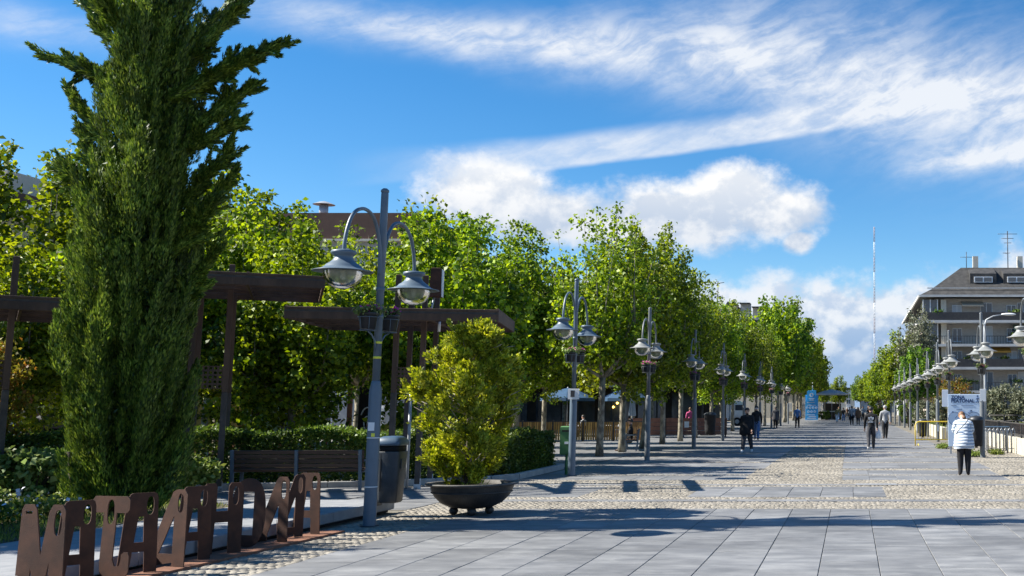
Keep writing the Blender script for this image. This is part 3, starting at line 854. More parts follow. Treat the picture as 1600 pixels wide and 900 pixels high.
# ---- cypress
def cypress():
    r = np.random.default_rng(5)
    root = thing('cypress', (-10.40, 15.7, .18), 'tall dark green cypress with flared upper branches behind the rusty lettering', 'tree')
    t = MB()
    t.tube([(0, 0, -.1), (0.03, 0, 2), (-.05, 0, 6), (0, 0, 12.0)], [.17, .15, .11, .02], 10)
    t.tube([(-.30, -.25, -.05), (-.42, -.35, .35), (-.5, -.4, .9)], [.05, .045, .03], 6)
    H = 12.6
    prof = [(0.12, .50), (.45, .68), (.9, .76), (1.6, .78), (2.8, .78), (4.0, .78), (5.0, .73), (6.0, .62), (7.2, .56), (8.6, .50), (10.2, .34), (12.6, .05)]
    pz = [p[0] for p in prof]; pr = [p[1] for p in prof]
    parts = []
    def plume(base, tip, wid, n, curl=0.0):
        base = np.array(base); tip = np.array(tip)
        s_ = r.uniform(0, 1, n) ** .85
        ax = tip - base; L = np.linalg.norm(ax); axn = ax / L
        rad_ = wid * (np.sin(np.clip(s_, 0.02, .99) ** .7 * PI) * .92 + .08) * (1 - .30 * r.uniform(0, 1, n) ** 2) * (1 + .25 * np.sin(s_ * 23 + r.uniform(0, 6)))
        u = norm(r.normal(0, 1, (n, 3))); u = norm(u - axn * (u @ axn)[:, None])
        pos = base + s_[:, None] * ax + u * rad_[:, None]
        pos[:, 2] -= curl * (s_ ** 2) * L
        tan = norm(axn * 1.0 + u * .22 + r.normal(0, .20, (n, 3)))
        nrm = norm(u * 1.2 + np.array([0, 0, .4]) + r.normal(0, .15, (n, 3)))
        return leaves(pos, nrm, tan, r.uniform(.03, .095, n), .26, .03)
    br = MB()
    N = 520
    zc = np.concatenate([r.uniform(.1, 6.8, int(N * .74)), r.uniform(6.8, 11.6, N - int(N * .74))])
    for z in zc:
        a = r.uniform(0, 2 * PI); R_ = np.interp(z, pz, pr)
        depth = r.choice((.90, .74, .55, 1.03), p=(.36, .26, .14, .24))
        lump = 1 + .09 * math.sin(3 * a + z * .9) + .19 * math.sin(9 * a + 1.6 * math.sin(z * .9)) + .06 * math.sin(14 * a - z * .8)
        L = r.uniform(.65, 1.5) * (.75 if z > 7 else 1)
        tr_ = R_ * depth * lump
        br_ = max(tr_ - .26 * L, .02)
        tp = (math.cos(a) * tr_, math.sin(a) * tr_, z + L * .55)
        bs = (math.cos(a + r.normal(0, .12)) * br_, math.sin(a + r.normal(0, .12)) * br_, max(z - L * .45, .05 + .1 * r.uniform(0, 1)))
        w_ = .085 + .09 * r.uniform(0, 1)
        parts.append(plume(bs, tp, w_, int(7600 * L * w_)))
    # flared side branches that break the outline (z above the bed)
    fl = [((-.3, 0, 6.2), (-1.55, -.1, 6.85), .15, .12), ((-.35, .1, 6.5), (-1.35, .2, 7.85), .14, .02), ((-.4, 0, 5.2), (-1.25, .1, 6.2), .13, 0),
          ((.3, 0, 6.1), (1.98, 0, 7.0), .17, .06), ((.3, -.1, 6.0), (1.55, -.1, 6.62), .16, -.02), ((.2, .1, 6.3), (1.2, .1, 7.5), .16, 0), ((.5, .1, 5.5), (1.45, .2, 6.35), .16, 0),
          ((.5, -.1, 5.1), (1.36, -.1, 5.8), .12, .16), ((.5, 0, 4.3), (1.25, 0, 5.3), .10, 0), ((.5, .1, 3.9), (1.22, .1, 4.85), .10, 0), ((.5, -.1, 3.6), (1.2, -.15, 4.5), .10, 0), ((.5, .1, 2.9), (1.1, .1, 3.8), .11, 0),
          ((-.5, 0, 4.5), (-1.12, .0, 5.0), .10, 0), ((-.5, 0, 4.6), (-1.0, .1, 5.6), .13, 0), ((.1, .3, 6.8), (.9, .9, 8.1), .15, 0), ((0, -.3, 6.6), (-.5, -1.0, 7.7), .14, 0),
          ((0, .2, 8), (-1.3, .6, 9.2), .14, 0), ((.1, 0, 8.2), (1.4, -.4, 9.6), .15, 0), ((0, 0, 9), (.9, .8, 10.2), .13, 0), ((0, 0, 9.2), (-.8, -.7, 10.4), .13, 0)]
    for b_, t_, w_, c_ in fl:
        parts.append(plume(b_, t_, w_ * .62, 2600, c_))
        ax = np.array(t_) - np.array(b_)
        for _ in range(26):                     # side sprays hanging on the branch
            s_ = r.uniform(.15, .95); p = np.array(b_) + ax * s_; p[2] -= c_ * s_ * s_ * np.linalg.norm(ax)
            d_ = ax / np.linalg.norm(ax) * .24 + r.normal(0, .13, 3) * (1.1 - s_ * .6)
            parts.append(plume(p, p + d_, .042, 240))
        br.tube([b_, tuple((np.array(b_) + np.array(t_)) / 2 - np.array([0, 0, c_ * .3])), tuple(np.array(t_) - np.array([0, 0, c_ * 1.2]))], [.035, .025, .008], 5)
    v, q = join(parts)
    obj('trunk', t.mesh('trunk', 'bark_dark'), root)
    br.build('branch', 'bark_dark', root)
    obj('foliage', npmesh('foliage', v, q, 'leaf_cypress'), root)
    # inner leaves near the trunk, coloured darker to paint shade between the plumes
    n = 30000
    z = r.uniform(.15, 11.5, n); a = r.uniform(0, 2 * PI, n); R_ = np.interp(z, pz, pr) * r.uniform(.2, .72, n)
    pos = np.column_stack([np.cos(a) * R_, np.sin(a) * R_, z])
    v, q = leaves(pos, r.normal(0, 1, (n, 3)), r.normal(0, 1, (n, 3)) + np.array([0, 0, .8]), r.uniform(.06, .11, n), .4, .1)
    obj('inner_foliage', npmesh('inner_foliage', v, q, 'leaf_cypress_shade'), root)
cypress()


# ---- potted conifer and bowl
def potted():
    b = thing('planter_bowl', (-6.06, 17.65, 0), 'round black iron planter bowl standing on ball feet', 'planter')
    m = MB().lathe([(.0, .10), (.20, .10), (.34, .125), (.47, .19), (.57, .29), (.625, .40), (.635, .455)], n=40)
    m.build('bowl', 'iron_bowl', b)
    MB().lathe([(.628, .452), (.69, .468), (.712, .482), (.712, .500), (.66, .504), (.615, .496), (.60, .43)], n=40).build('rim', 'bowl_rim', b)
    MB().lathe([(.603, .435), (.4, .452), (.2, .462), (.0, .465)], n=24).build('soil', 'soil', b)
    MB().lathe([(.612, .345), (.622, .35), (.626, .36), (.619, .37)], n=40).build('band', 'iron_bowl', b)
    for i in range(4):
        a = R(20 + 90 * i)
        MB().ball((math.cos(a) * .27, math.sin(a) * .27, .062), (.072, .072, .066)).build('foot', 'iron_bowl', b)
    t = thing('potted_conifer', (-6.16, 17.65, .45), 'shaggy yellow-green conifer growing in the black bowl', 'conifer')
    r = np.random.default_rng(9)
    tr = MB(); tr.tube([(0, 0, -.02), (.02, 0, .8), (-.03, .02, 1.6), (0, 0, 2.3)], [.045, .04, .028, .01], 8)
    parts = []
    def spray(base, d_, L, n, cen=None):
        d_ = d_ / np.linalg.norm(d_)
        s_ = r.uniform(0, 1, n)
        w = norm(r.normal(0, 1, (1, 3)))[0]; w = w - d_ * (w @ d_); w /= np.linalg.norm(w)
        lat = r.uniform(-1, 1, n)
        pos = base + d_ * (s_ * L)[:, None] + w * (lat * L * .36 * (1 - .5 * s_))[:, None] + r.normal(0, .018, (n, 3))
        tan = norm(d_ + w * (lat * 1.1)[:, None] + r.normal(0, .25, (n, 3)))
        nn = norm(np.cross(d_, w)[None] * .4 + (norm(pos - cen) * 1.0 if cen is not None else 0) + r.normal(0, .4, (n, 3)))
        return leaves(pos, nn, tan, r.uniform(.035, .08, n), .45, .06)
    pz = [0, .2, .5, .9, 1.3, 1.7, 2.1, 2.4, 2.6]; pr = [.16, .30, .46, .62, .74, .70, .48, .25, .06]
    brm = MB()
    for k_ in range(112):
        z = r.uniform(.05, 2.5); a = r.uniform(0, 2 * PI)
        R_ = np.interp(z, pz, pr) * (1 + .13 * math.sin(2 * a + z * 3.1) + .12 * math.sin(5 * a - z * 2))
        if math.cos(a) < -.3 and 1.2 < z < 1.9: R_ *= 1.12
        dep = r.choice((1.04, .90, .62), p=(.5, .34, .16))
        p = np.array([math.cos(a) * R_ * dep, math.sin(a) * R_ * dep, z])
        for _ in range(6):
            L = r.uniform(.13, .26)
            d_ = np.array([math.cos(a) * .6, math.sin(a) * .6, .85]) + r.normal(0, .38, 3)
            parts.append(spray(p + r.normal(0, .06, 3) - d_ / np.linalg.norm(d_) * L * .6, d_, L, 80, p - np.array([math.cos(a) * .10, math.sin(a) * .10, .05])))
        q0 = np.array([math.cos(a) * .05, math.sin(a) * .05, max(z - .35, .05)])
        brm.tube([q0, (q0 + p) / 2 + np.array([0, 0, -.06]), p], [.014, .009, .003], 5)
    for k_ in range(70):                          # shaded inner sprays
        z = r.uniform(.1, 2.2); a = r.uniform(0, 2 * PI); q_ = np.interp(z, pz, pr) * .5
        parts.append(spray(np.array([math.cos(a) * q_, math.sin(a) * q_, z]), np.array([math.cos(a), math.sin(a), .9]), .28, 60))
    for k_ in range(16):                         # bare grey twigs poking through
        z = r.uniform(.9, 2.25); a = r.uniform(-3.6, .6); R_ = np.interp(z, pz, pr)
        p0 = np.array([math.cos(a) * R_ * .72, math.sin(a) * R_ * .72, z]); p1 = p0 + np.array([math.cos(a) * .33, math.sin(a) * .33, r.uniform(-.05, .25)])
        brm.tube([p0, (p0 + p1) / 2 + r.normal(0, .04, 3), p1], [.009, .007, .003], 5)
    v, q = join(parts)
    obj('trunk', tr.mesh('trunk', 'bark_dark'), t)
    brm.build('branch', 'twig', t)
    obj('foliage', npmesh('foliage', v, q, 'leaf_thuja'), t)
potted()


# ---- hedge with kerb
def path_samples(pts, step):
    out = []
    for a, b_ in zip(pts[:-1], pts[1:]):
        a = Vector((*a, 0)); b_ = Vector((*b_, 0)); L = (b_ - a).length; n = max(1, int(round(L / step)))
        for i in range(n):
            out.append((a.lerp(b_, i / n), a.lerp(b_, (i + 1) / n)))
    return out


kerb_pts = [(-24, 17.9), (-20, 18.9), (-15.1, 20.6), (-12.9, 22.8), (-10.2, 23.7), (-8.3, 25.3), (-7.95, 26.2), (-8.05, 30.6), (-9.5, 31.2), (-14, 31.2)]
kb = thing('kerb', (0, 0, 0), 'pale stone kerb round the foot of the hedge', 'kerb')
for a, b_ in path_samples(kerb_pts, 1.0):
    d_ = b_ - a; c_ = (a + b_) / 2
    MB().box((0, 0, 0), (d_.length - .012, .14, .15), bev=.012).build('kerb_stone', 'kerb', kb, (c_.x, c_.y, .055), math.atan2(d_.y, d_.x))


def hedge(name, pts, width, height, n, mat_, label, seed, leaf=.075):
    r = np.random.default_rng(seed)
    segs = path_samples(pts, .25); parts = []
    cs = []
    per = max(1, n // len(segs))
    for a, b_ in segs:
        d_ = (b_ - a).normalized(); nn = Vector((-d_.y, d_.x, 0))
        s_ = r.uniform(0, 1, per); t_ = r.uniform(-1, 1, per); z = r.uniform(0, 1, per)
        # most leaves sit on the clipped skin
        face = r.uniform(0, 1, per); t_ = np.where(face < .38, -1 + np.abs(r.normal(0, .10, per)), np.where(face < .55, 1 - np.abs(r.normal(0, .1, per)), t_))
        z = np.where(face > .62, 1 - np.abs(r.normal(0, .06, per)), z)
        hh = height * (1 + .07 * np.sin(a.x * 2.3 + a.y * 1.7))
        P_ = np.array([[a.x, a.y, 0]]) + np.outer(s_ * .27, np.array(d_)) + np.outer(t_ * width / 2 * (1 - .06 * z ** 3), np.array(nn))
        P_[:, 2] = .05 + z * hh
        cs.append(np.column_stack([P_ + r.normal(0, .035, P_.shape)]))
    pos = np.concatenate(cs); m = len(pos)
    nrm = norm(r.normal(0, 1, (m, 3)) + np.array([0, 0, .35])); tan = norm(r.normal(0, 1, (m, 3)) + np.array([0, 0, .35]))
    v, q = leaves(pos, nrm, tan, leaf * r.uniform(.6, 1.35, m), .6, .14)
    o = thing(name, (0, 0, 0), label, 'hedge')
    obj('foliage', npmesh('foliage', v, q, mat_), o)
    st = MB()
    for k_, (a, b_) in enumerate(segs):
        if k_ % 2 == 0:
            for _ in range(2):
                x = a.x + r.normal(0, width * .18); y = a.y + r.normal(0, width * .18)
                st.tube([(x, y, 0), (x + r.normal(0, .06), y + r.normal(0, .06), height * .5), (x + r.normal(0, .15), y + r.normal(0, .15), height * .9)], [.016, .012, .004], 4)
    tag(st.build('stem', 'bark_dark', o), kind='stuff')
hedge('hedge', [(-20, 20.2), (-15.2, 21.9), (-13.2, 23.8), (-10.4, 24.7), (-8.95, 25.9)], 1.1, 1.10, 60000, 'leaf_hedge', 'clipped dark green hedge running behind the long bench', 21)
hedge('hedge', [(-8.75, 26.0), (-8.8, 30.2)], 1.25, .98, 30000, 'leaf_hedge', 'rounded hedge block behind the potted conifer, next to the green dispenser', 22)


def shrub(name, loc, rad, h, n, mat_, label, seed, leaf=.1, cat='shrub', stems=5, group=None):
    r = np.random.default_rng(seed)
    o = thing(name, loc, label, cat, 0, group)
    nc = max(20, n // 45)
    d_ = norm(r.normal(0, 1, (nc, 3))); rr = r.uniform(.45, 1, nc) ** .5 * (1 + .22 * np.sin(d_[:, 0] * 5 + seed) * np.cos(d_[:, 1] * 4))
    c_ = d_ * rr[:, None] * np.array([rad, rad, h * .46]); c_[:, 2] += h * .54
    c_ = c_[c_[:, 2] > .02]
    v, q = clump_leaves(r, c_, 45, .10 * max(rad, .6), leaf, .6)
    k_ = v.reshape(-1, 4, 3)[:, :, 2].min(1) > .0
    v = v.reshape(-1, 4, 3)[k_].reshape(-1, 3); q = np.arange(len(v)).reshape(-1, 4)
    st = MB()
    for i in range(stems):
        a = 2 * PI * i / stems + r.uniform(0, .6)
        st.tube([(math.cos(a) * .03, math.sin(a) * .03, -.05), (math.cos(a) * rad * .2, math.sin(a) * rad * .2, h * .4), (math.cos(a) * rad * .5, math.sin(a) * rad * .5, h * .8)], [.03 * h, .02 * h, .006 * h], 5)
    st.build('stem', 'bark_dark', o)
    obj('foliage', npmesh('foliage', v, q, mat_), o)
    return o
for i, (x, y, rd, h, m_, lb, lf) in enumerate((
        (-15.6, 19.4, .85, 1.0, 'leaf_shrub', 'broad leaved pale green shrub beside the cypress and pergola post', .13),
        (-14.3, 19.3, .75, .9, 'leaf_shrub', 'glossy shrub left of the cypress trunk', .13),
        (-13.3, 20.6, .6, .75, 'leaf_grass', 'low yellow-green bush behind the cypress', .10),
        (-12.9, 21.2, .55, .8, 'leaf_grass', 'bright bush at the foot of the twin pergola posts', .10),
        (-14.2, 21.6, .8, 1.15, 'leaf_shrub', 'tall leafy shrub in front of the hedge behind the cypress', .13),
        (-16.9, 20.0, .8, 1.1, 'leaf_hedge', 'dark shrub at the kerb left of the pergola post', .12),
        (-12.2, 15.2, .5, .42, 'leaf_shrub', 'small flowering clump in the bed behind the first letter', .07),
        (-11.0, 13.6, .55, .45, 'leaf_hedge', 'dark mounded groundcover plant beside the stone platform', .06),
        (-10.5, 12.6, .5, .42, 'leaf_hedge', 'dark low plant at the edge of the stone platform', .06),
        (-10.1, 11.6, .45, .40, 'leaf_grass', 'yellowish low plant near the end of the platform', .06),
        (-11.9, 14.2, .5, .38, 'leaf_grass', 'yellow-green tuft in the middle of the flower bed', .06),
        (-10.9, 14.9, .45, .32, 'leaf_grass', 'pale tuft between the platform and the cypress', .06))):
    shrub('shrub', (x, y, .0 if y > 18.6 else .17), rd, h, int(2600 * rd * rd * 2 + 900), m_, lb, 100 + i, lf)
# little blue-white flowers scattered on the bed plants
r = np.random.default_rng(44)
p = np.column_stack([r.uniform(-12.6, -10.0, 260), r.uniform(12.2, 15.6, 260), r.uniform(.30, .62, 260)])
v, q = leaves(p, r.normal(0, 1, (260, 3)) + np.array([0, -.6, .6]), r.normal(0, 1, (260, 3)), r.uniform(.04, .07, 260), .9, .1)
tag(obj('flowers', npmesh('flowers', v, q, 'petal_pale')), 'scattered small pale blue flowers over the bed plants', 'flowers', kind='stuff')
# reddish young tree near the pergola on the far left
rt = thing('ornamental_tree', (-16.9, 21.2, 0), 'small yellow-red leaved ornamental tree by the pergola post', 'tree')
rt.scale = (.72, .72, .9)
r = np.random.default_rng(61); tb = MB()
tb.tube([(0, 0, -.05), (.05, 0, .8), (0, .05, 1.5), (-.05, 0, 2.6)], [.06, .05, .04, .015], 7); cs = []
for i in range(26):
    z = r.uniform(.7, 2.9); a = r.uniform(0, 6.28); L = r.uniform(.4, 1.1)
    e_ = (math.cos(a) * L, math.sin(a) * L, z + L * .35); tb.tube([(0, 0, z * .75), e_], [.018, .005], 4)
    for s_ in np.linspace(.4, 1.05, 7): cs.append((e_[0] * s_, e_[1] * s_, z * .75 * (1 - s_) + e_[2] * s_))
tb.build('trunk', 'bark_dark', rt)
v, q = clump_leaves(r, np.array(cs), 45, .13, .10, .4); obj('crown', npmesh('crown', v, q, 'leaf_red'), rt)

# olive and other shrubs on the right
OL = []
for i, (x, y, s_, lb) in enumerate(((10.9, 76, 2.0, 'grey-green olive tree left of the chairs lawn, beside the lamp with notice'), (12.7, 74, 2.1, 'wide grey-green olive tree on the lawn behind the railing'), (14.5, 77, 1.9, 'grey olive tree at the far end of the lawn'))):
    o = shrub('olive_tree', (x, y, .35), 1.55, 3.0, 5200, 'leaf_olive', lb, 200 + i, .17, 'tree', 4)
for i, (x, y, h, rr, lb) in enumerate(((5.6, 66, 1.9, .8, 'small olive tree with dark trunk beside the planter wall'), (6.8, 68, 2.0, .85, 'small twin stemmed olive tree behind the notice board'), (5.2, 78, 1.7, .7, 'young olive at the far end of the planter'))):
    shrub('olive_tree', (x, y, .45), rr, h, 2600, 'leaf_olive', lb, 210 + i, .13, 'tree', 3)
shrub('bush', (9.0, 96, 0), 1.9, 4.2, 3800, 'leaf_red', 'rounded yellow-green bush in front of the apartment ground floor', 220, .2)
shrub('bush', (4.9, 92, 0), 1.0, 3.0, 2600, 'leaf_hedge', 'dark green columnar bush among the far lamps', 221, .16)
shrub('bush', (3.9, 140, 0), 1.5, 4.0, 2600, 'leaf_plane', 'bright bush at the foot of the far trees', 222, .25)

# ------------------------------------------------------------------ rusty lettering
def lettering():
    L = {
        'M': ([(0, 0), (.05, .94), (.10, 1), (.30, 1), (.36, .95), (.50, .44), (.63, .93), (.70, 1), (.90, 1), (.96, .94), (1, 0), (.71, 0), (.69, .36), (.57, 0), (.43, 0), (.31, .30), (.29, 0)],
              [smoothpoly([(.74, .66), (.74, .94), (.90, .94), (.90, .66)], 2), [(.13, .895), (.13, .925), (.27, .925), (.27, .895)]]),
        'A': ([(0, 0), (.16, .90), (.24, .985), (.30, 1), (.84, 1), (.90, .985), (.94, .93), (1, 0), (.68, 0), (.66, .26), (.36, .26), (.30, 0)],
              [[(.39, .38), (.47, .70), (.60, .70), (.63, .38)], smoothpoly([(.66, .72), (.66, .95), (.84, .95), (.84, .72)], 2)]),
        'J': ([(.30, .80), (.06, .80), (0, .84), (.0, .96), (.06, 1), (.88, 1), (.94, .96), (.94, .84), (.88, .80), (.62, .80), (.58, .24), (.64, .16), (.76, .16), (.80, .24), (.80, .30), (.86, .33), (.96, .33), (1, .28), (1, .10), (.90, 0), (.40, 0), (.28, .08), (.26, .20)],
              [smoothpoly([(.38, .66), (.38, .96), (.56, .96), (.56, .66)], 2)]),
        'D': ([(0, .30), (.04, .20), (.60, .97), (.70, 1), (.92, 1), (1, .94), (1, 0), (.68, 0), (.66, .05), (.2, .0), (.05, .06)],
              [[(.28, .16), (.66, .66), (.66, .16)], smoothpoly([(.74, .70), (.74, .95), (.90, .95), (.90, .70)], 2)]),
        'H': ([(0, 0), (.06, .95), (.12, 1), (.32, 1), (.37, .95), (.37, .60), (.64, .60), (.64, .95), (.69, 1), (.92, 1), (.97, .95), (1, 0), (.68, 0), (.66, .44), (.35, .44), (.32, 0)],
              [smoothpoly([(.74, .68), (.74, .94), (.88, .94), (.88, .68)], 2)]),
        'O': (smoothpoly([(0, .0), (.02, 1.02), (1, 1.02), (.98, 0)], 3), [[(.34, .18), (.34, .82), (.66, .82), (.66, .18)]]),
        'N': ([(0, 0), (.02, .18), (.56, .94), (.64, 1), (.90, 1), (.97, .94), (.98, 0), (.66, 0), (.66, .58), (.34, .12), (.32, 0)],
              [smoothpoly([(.72, .66), (.72, .94), (.88, .94), (.88, .66)], 2)]),
    }
    sg = thing('lettering_sign', (0, 0, 0), 'zigzag row of rusty steel letters spelling the town name', 'sign')
    ys_ = (9.92, 10.34, 10.84, 11.26, 11.74, 12.18, 12.72, 13.28, 13.86, 14.28, 14.70)
    an_ = (-10, 52, -12, 50, -16, 50, 44, -12, -14, 48, -10)
    wd_ = (.50, .35, .46, .36, .48, .38, .44, .48, .46, .33, .41)
    for i, ch in enumerate('MAJADAHONDA'):
        a = R(an_[i]); w = wd_[i]
        m = Matrix.Translation((-7.24, ys_[i], .03)) @ Matrix.Rotation(a, 4, 'Z') @ Matrix.Translation((-w / 2, 0, 0))
        o, h = L[ch]
        s_ = (w, .80)
        sc = lambda q: [(x * s_[0], z * s_[1]) for x, z in q]
        MB().prism(sc(o), [sc(k_) for k_ in h], .012, m).build('letter', 'corten', sg)['label'] = 'rusty steel letter ' + ch
    for i in range(4):
        y0 = 9.6 + i * 1.38; y1 = y0 + 1.37
        x0 = -7.27 + .025 * (y0 - 10.1); x1 = -7.27 + .025 * (y1 - 10.1)
        MB().add([(x0 - .21, y0, .027), (x0 + .24, y0, .027), (x1 + .24, y1, .027), (x1 - .21, y1, .027), (x0 - .21, y0, -.02), (x0 + .24, y0, -.02), (x1 + .24, y1, -.02), (x1 - .21, y1, -.02)],
                 [(0, 1, 2, 3), (0, 4, 5, 1), (1, 5, 6, 2), (2, 6, 7, 3), (3, 7, 4, 0)]).build('base_plate', 'corten_base', sg)
lettering()

# ------------------------------------------------------------------ street lamps
def spline(pts, n=5):
    P_ = [Vector(p) for p in pts]; out = []
    for i in range(len(P_) - 1):
        p0 = P_[max(i - 1, 0)]; p1 = P_[i]; p2 = P_[i + 1]; p3 = P_[min(i + 2, len(P_) - 1)]
        for k_ in range(n):
            t = k_ / n
            out.append(.5 * ((2 * p1) + (p2 - p0) * t + (2 * p0 - 5 * p1 + 4 * p2 - p3) * t * t + (3 * p1 - p0 - 3 * p2 + p3) * t ** 3))
    return out + [P_[-1]]


def flower_heads(mb, r, c, rad, n, mi):
    for _ in range(n):
        a = r.uniform(0, 6.28); q = r.uniform(0, rad)
        p = Vector((c[0] + math.cos(a) * q, c[1] + math.sin(a) * q, c[2] + r.uniform(0, .09)))
        s_ = .022
        for k_ in range(3):
            t = r.uniform(0, 6.28); u = Vector((math.cos(t), math.sin(t), r.uniform(-.4, .6))).normalized(); w = u.orthogonal().normalized()
            mb.add([p - w * s_ * .6, p + u * s_ * 1.4 - w * s_, p + u * s_ * 1.8 + w * .3 * s_, p + w * s_ * .8], [(0, 1, 2, 3)], False, mi)


def lamp_proto(pale=False, baskets=True, seed=1):
    r = random.Random(seed)
    paint = 'lamp_paint_grey' if pale else 'lamp_paint'
    o = obj('street_lamp', None)
    MB().tube([(0, 0, -.05), (0, 0, .02), (0, 0, 1.92), (0, 0, 2.06), (0, 0, 2.08)], [.088, .088, .088, .062, .055], 16).build('lower_pole', paint, o)
    m = MB().tube([(0, 0, 2.05), (0, 0, 4.84), (0, 0, 4.88)], [.054, .052, .046], 14)
    for z in (3.42, 3.02): m.lathe([(.052, z - .03), (.062, z - .025), (.062, z + .025), (.052, z + .03)], n=14)
    m.build('upper_pole', paint, o)
    MB().lathe([(.046, 4.86), (.058, 4.87), (.058, 4.90), (.03, 4.925), (0, 4.93)], n=14).build('finial', paint, o)
    for s_ in (-1, 1):
        MB().tube(spline([(0, s_ * .035, 3.62), (0, s_ * .07, 3.95), (0, s_ * .16, 4.22), (0, s_ * .33, 4.42), (0, s_ * .56, 4.50), (0, s_ * .80, 4.47), (0, s_ * 1.0, 4.35), (0, s_ * 1.13, 4.15), (0, s_ * 1.19, 3.95), (0, s_ * 1.2, 3.80)], 4), .026, 9).build('arm', paint, o)
        hd = MB().lathe([(.0, 3.835), (.10, 3.833), (.155, 3.82), (.165, 3.80), (.158, 3.775), (.122, 3.755), (.118, 3.73), (.135, 3.69), (.175, 3.65), (.215, 3.625), (.235, 3.60), (.262, 3.578), (.30, 3.560), (.355, 3.548), (.385, 3.540), (.388, 3.533), (.36, 3.532), (.255, 3.545), (.20, 3.60)], (0, s_ * 1.2, 0), 28).build('lamp_shade', 'lamp_paint_pale' if pale else paint, o)
        MB().lathe([(.252, 3.535), (.250, 3.50), (.232, 3.43), (.195, 3.37), (.14, 3.325), (.07, 3.302), (0, 3.297)], (0, s_ * 1.2, 0), 24).build('glass_bowl', 'lamp_glass', hd)
        MB().lathe([(0, 3.42), (.028, 3.425), (.036, 3.46), (.034, 3.55)], (0, s_ * 1.2, 0), 10).build('bulb', 'white_plastic', hd)
        if baskets:
            c_ = (s_ * .05, s_ * .24)
            pot = MB().lathe([(.0, 2.82), (.105, 2.82), (.13, 3.03), (.142, 3.035), (.142, 3.055), (.125, 3.055), (.12, 3.03), (0, 3.03)], (*c_, 0), 18)
            pt = pot.build('flower_pot', 'dark_metal', o)
            w = MB()
            for k_ in range(6):
                a = k_ * PI / 3; w.tube([(c_[0] + math.cos(a) * .108, c_[1] + math.sin(a) * .108, 2.80), (c_[0] + math.cos(a) * .138, c_[1] + math.sin(a) * .138, 3.0)], .005, 4)
            for z, q in ((2.80, .11), (2.99, .14)):
                w.tube([(c_[0] + math.cos(t) * q, c_[1] + math.sin(t) * q, z) for t in np.linspace(0, 2 * PI, 17)], .005, 4, cap=False)
            w.build('wire_holder', paint, pt)
            rr = np.random.default_rng(seed * 7 + s_ + 2)
            cc = np.array([(c_[0] + rr.normal(0, .075), c_[1] + rr.normal(0, .075), 3.07 + abs(rr.normal(0, .04))) for _ in range(26)])
            v, q = clump_leaves(rr, cc, 14, .035, .05, .6)
            obj('flower_leaves', npmesh('flower_leaves', v, q, 'leaf_shrub'), pt)
            fb = MB(); flower_heads(fb, r, (c_[0], c_[1], 3.08), .15, 26, 0); fb.build('flowers', 'petal', pt)
            MB().tube([(0, s_ * .05, 2.52), (s_ * .01, s_ * .09, 2.66), (s_ * .03, s_ * .16, 2.75), (s_ * .05, s_ * .25, 2.79)], .012, 6).build('bracket', paint, o)
    return o


lp = lamp_proto()
lp_b = lamp_proto(True, True, 5)
def place_lamp(pr, first, x, y, label, group, rz=0.0, s=1.0):
    o = pr if first else copy_tree(pr)
    o.location = (x, y, 0); o.rotation_euler = (0, 0, rz); o.scale = (s, s, s)
    return tag(o, label, 'street lamp', group)
l1 = place_lamp(lp, True, -6.92, 15.9, 'blue-grey twin lamp with yellow tape bands, flower pots and a box beside the planter bowl', None)
lefts = [(27.3), (35.3), (45.5), (55.4), (66), (77.2), (88), (99), (110)]
l2 = place_lamp(lp, False, -6.93, 27.3, 'blue-grey twin lamp with small square notice on its post, next to the hedge', None)
for i, y in enumerate(lefts[1:]):
    place_lamp(lp_b if i == 0 else lp_b, i == 0, -6.55 + .03 * i, y, 'twin lamp with flower pots standing in the row along the plane trees', 'lamps along the plane trees')
MB().tube([(0, 0, 2.40), (0, 0, 2.435)], .0555, 14).build('tape_band', 'tape', l1)
MB().tube([(0, 0, 2.62), (0, 0, 2.655)], .0555, 14).build('tape_band', 'tape', l1)
for z in (.55, 1.25): MB().tube([(0, 0, z), (0, 0, z + .015)], .0895, 16).build('steel_band', 'white_plastic', l1)
MB().box((.02, -.098, 2.02), (.28, .012, .26), bev=.004).build('notice', 'white_plastic', l2)
MB().box((.0, -.108, 2.03), (.10, .008, .16)).build('notice_print', 'cloth_charcoal', l2)
MB().box((.0, -.091, 1.42), (.09, .006, .12)).build('sticker', 'white_plastic', l1)
MB().box((.03, -.0885, 1.30), (.05, .006, .05)).build('sticker', 'tape', l1)
MB().tube([(0, 0, .0), (0, 0, .012)], .13, 18).build('base_ring', 'dark_metal', l1)
MB().tube([(0, 0, .0), (0, 0, .012)], .13, 18).build('base_ring', 'dark_metal', l2)
rights = [(4.5, 27.6), (4.45, 37.2), (4.12, 45.9), (4.3, 54.5), (4.45, 63.7), (4.4, 72.5), (4.4, 81.5), (4.4, 90.5), (4.4, 100), (4.4, 110), (4.4, 121)]
for i, (x, y) in enumerate(rights):
    lb = ('twin lamp with pale shades at the apartment side edge, with pot of bright green leaves' if i == 0 else 'twin lamp whose post carries the black bin and a paper notice' if i == 1 else 'pale-shaded twin lamp in the row by the railing and far olive trees')
    o = place_lamp(lp_b, False, x, y, lb, 'lamps along the railing side' if i > 1 else None, PI)
    if i == 1: RL = o
MB().box((-.02, .075, 2.1), (.20, .02, .42), bev=.004).build('notice', 'white_plastic', RL)
# clip-on single luminaire pole behind
sl = thing('road_lamp', (7.35, 60, 0), 'thin grey road lamp pole with a single cobra head in front of the apartment block', 'street lamp')
MB().tube([(0, 0, -.05), (0, 0, 3), (0, 0, 6.1), (.12, 0, 6.5), (.5, 0, 6.7), (1.0, 0, 6.78)], [.08, .07, .05, .04, .035, .03], 10).build('pole', 'galv', sl)
MB().ball((1.35, 0, 6.80), (.42, .13, .075)).build('lamp_head', 'white_plastic', sl)

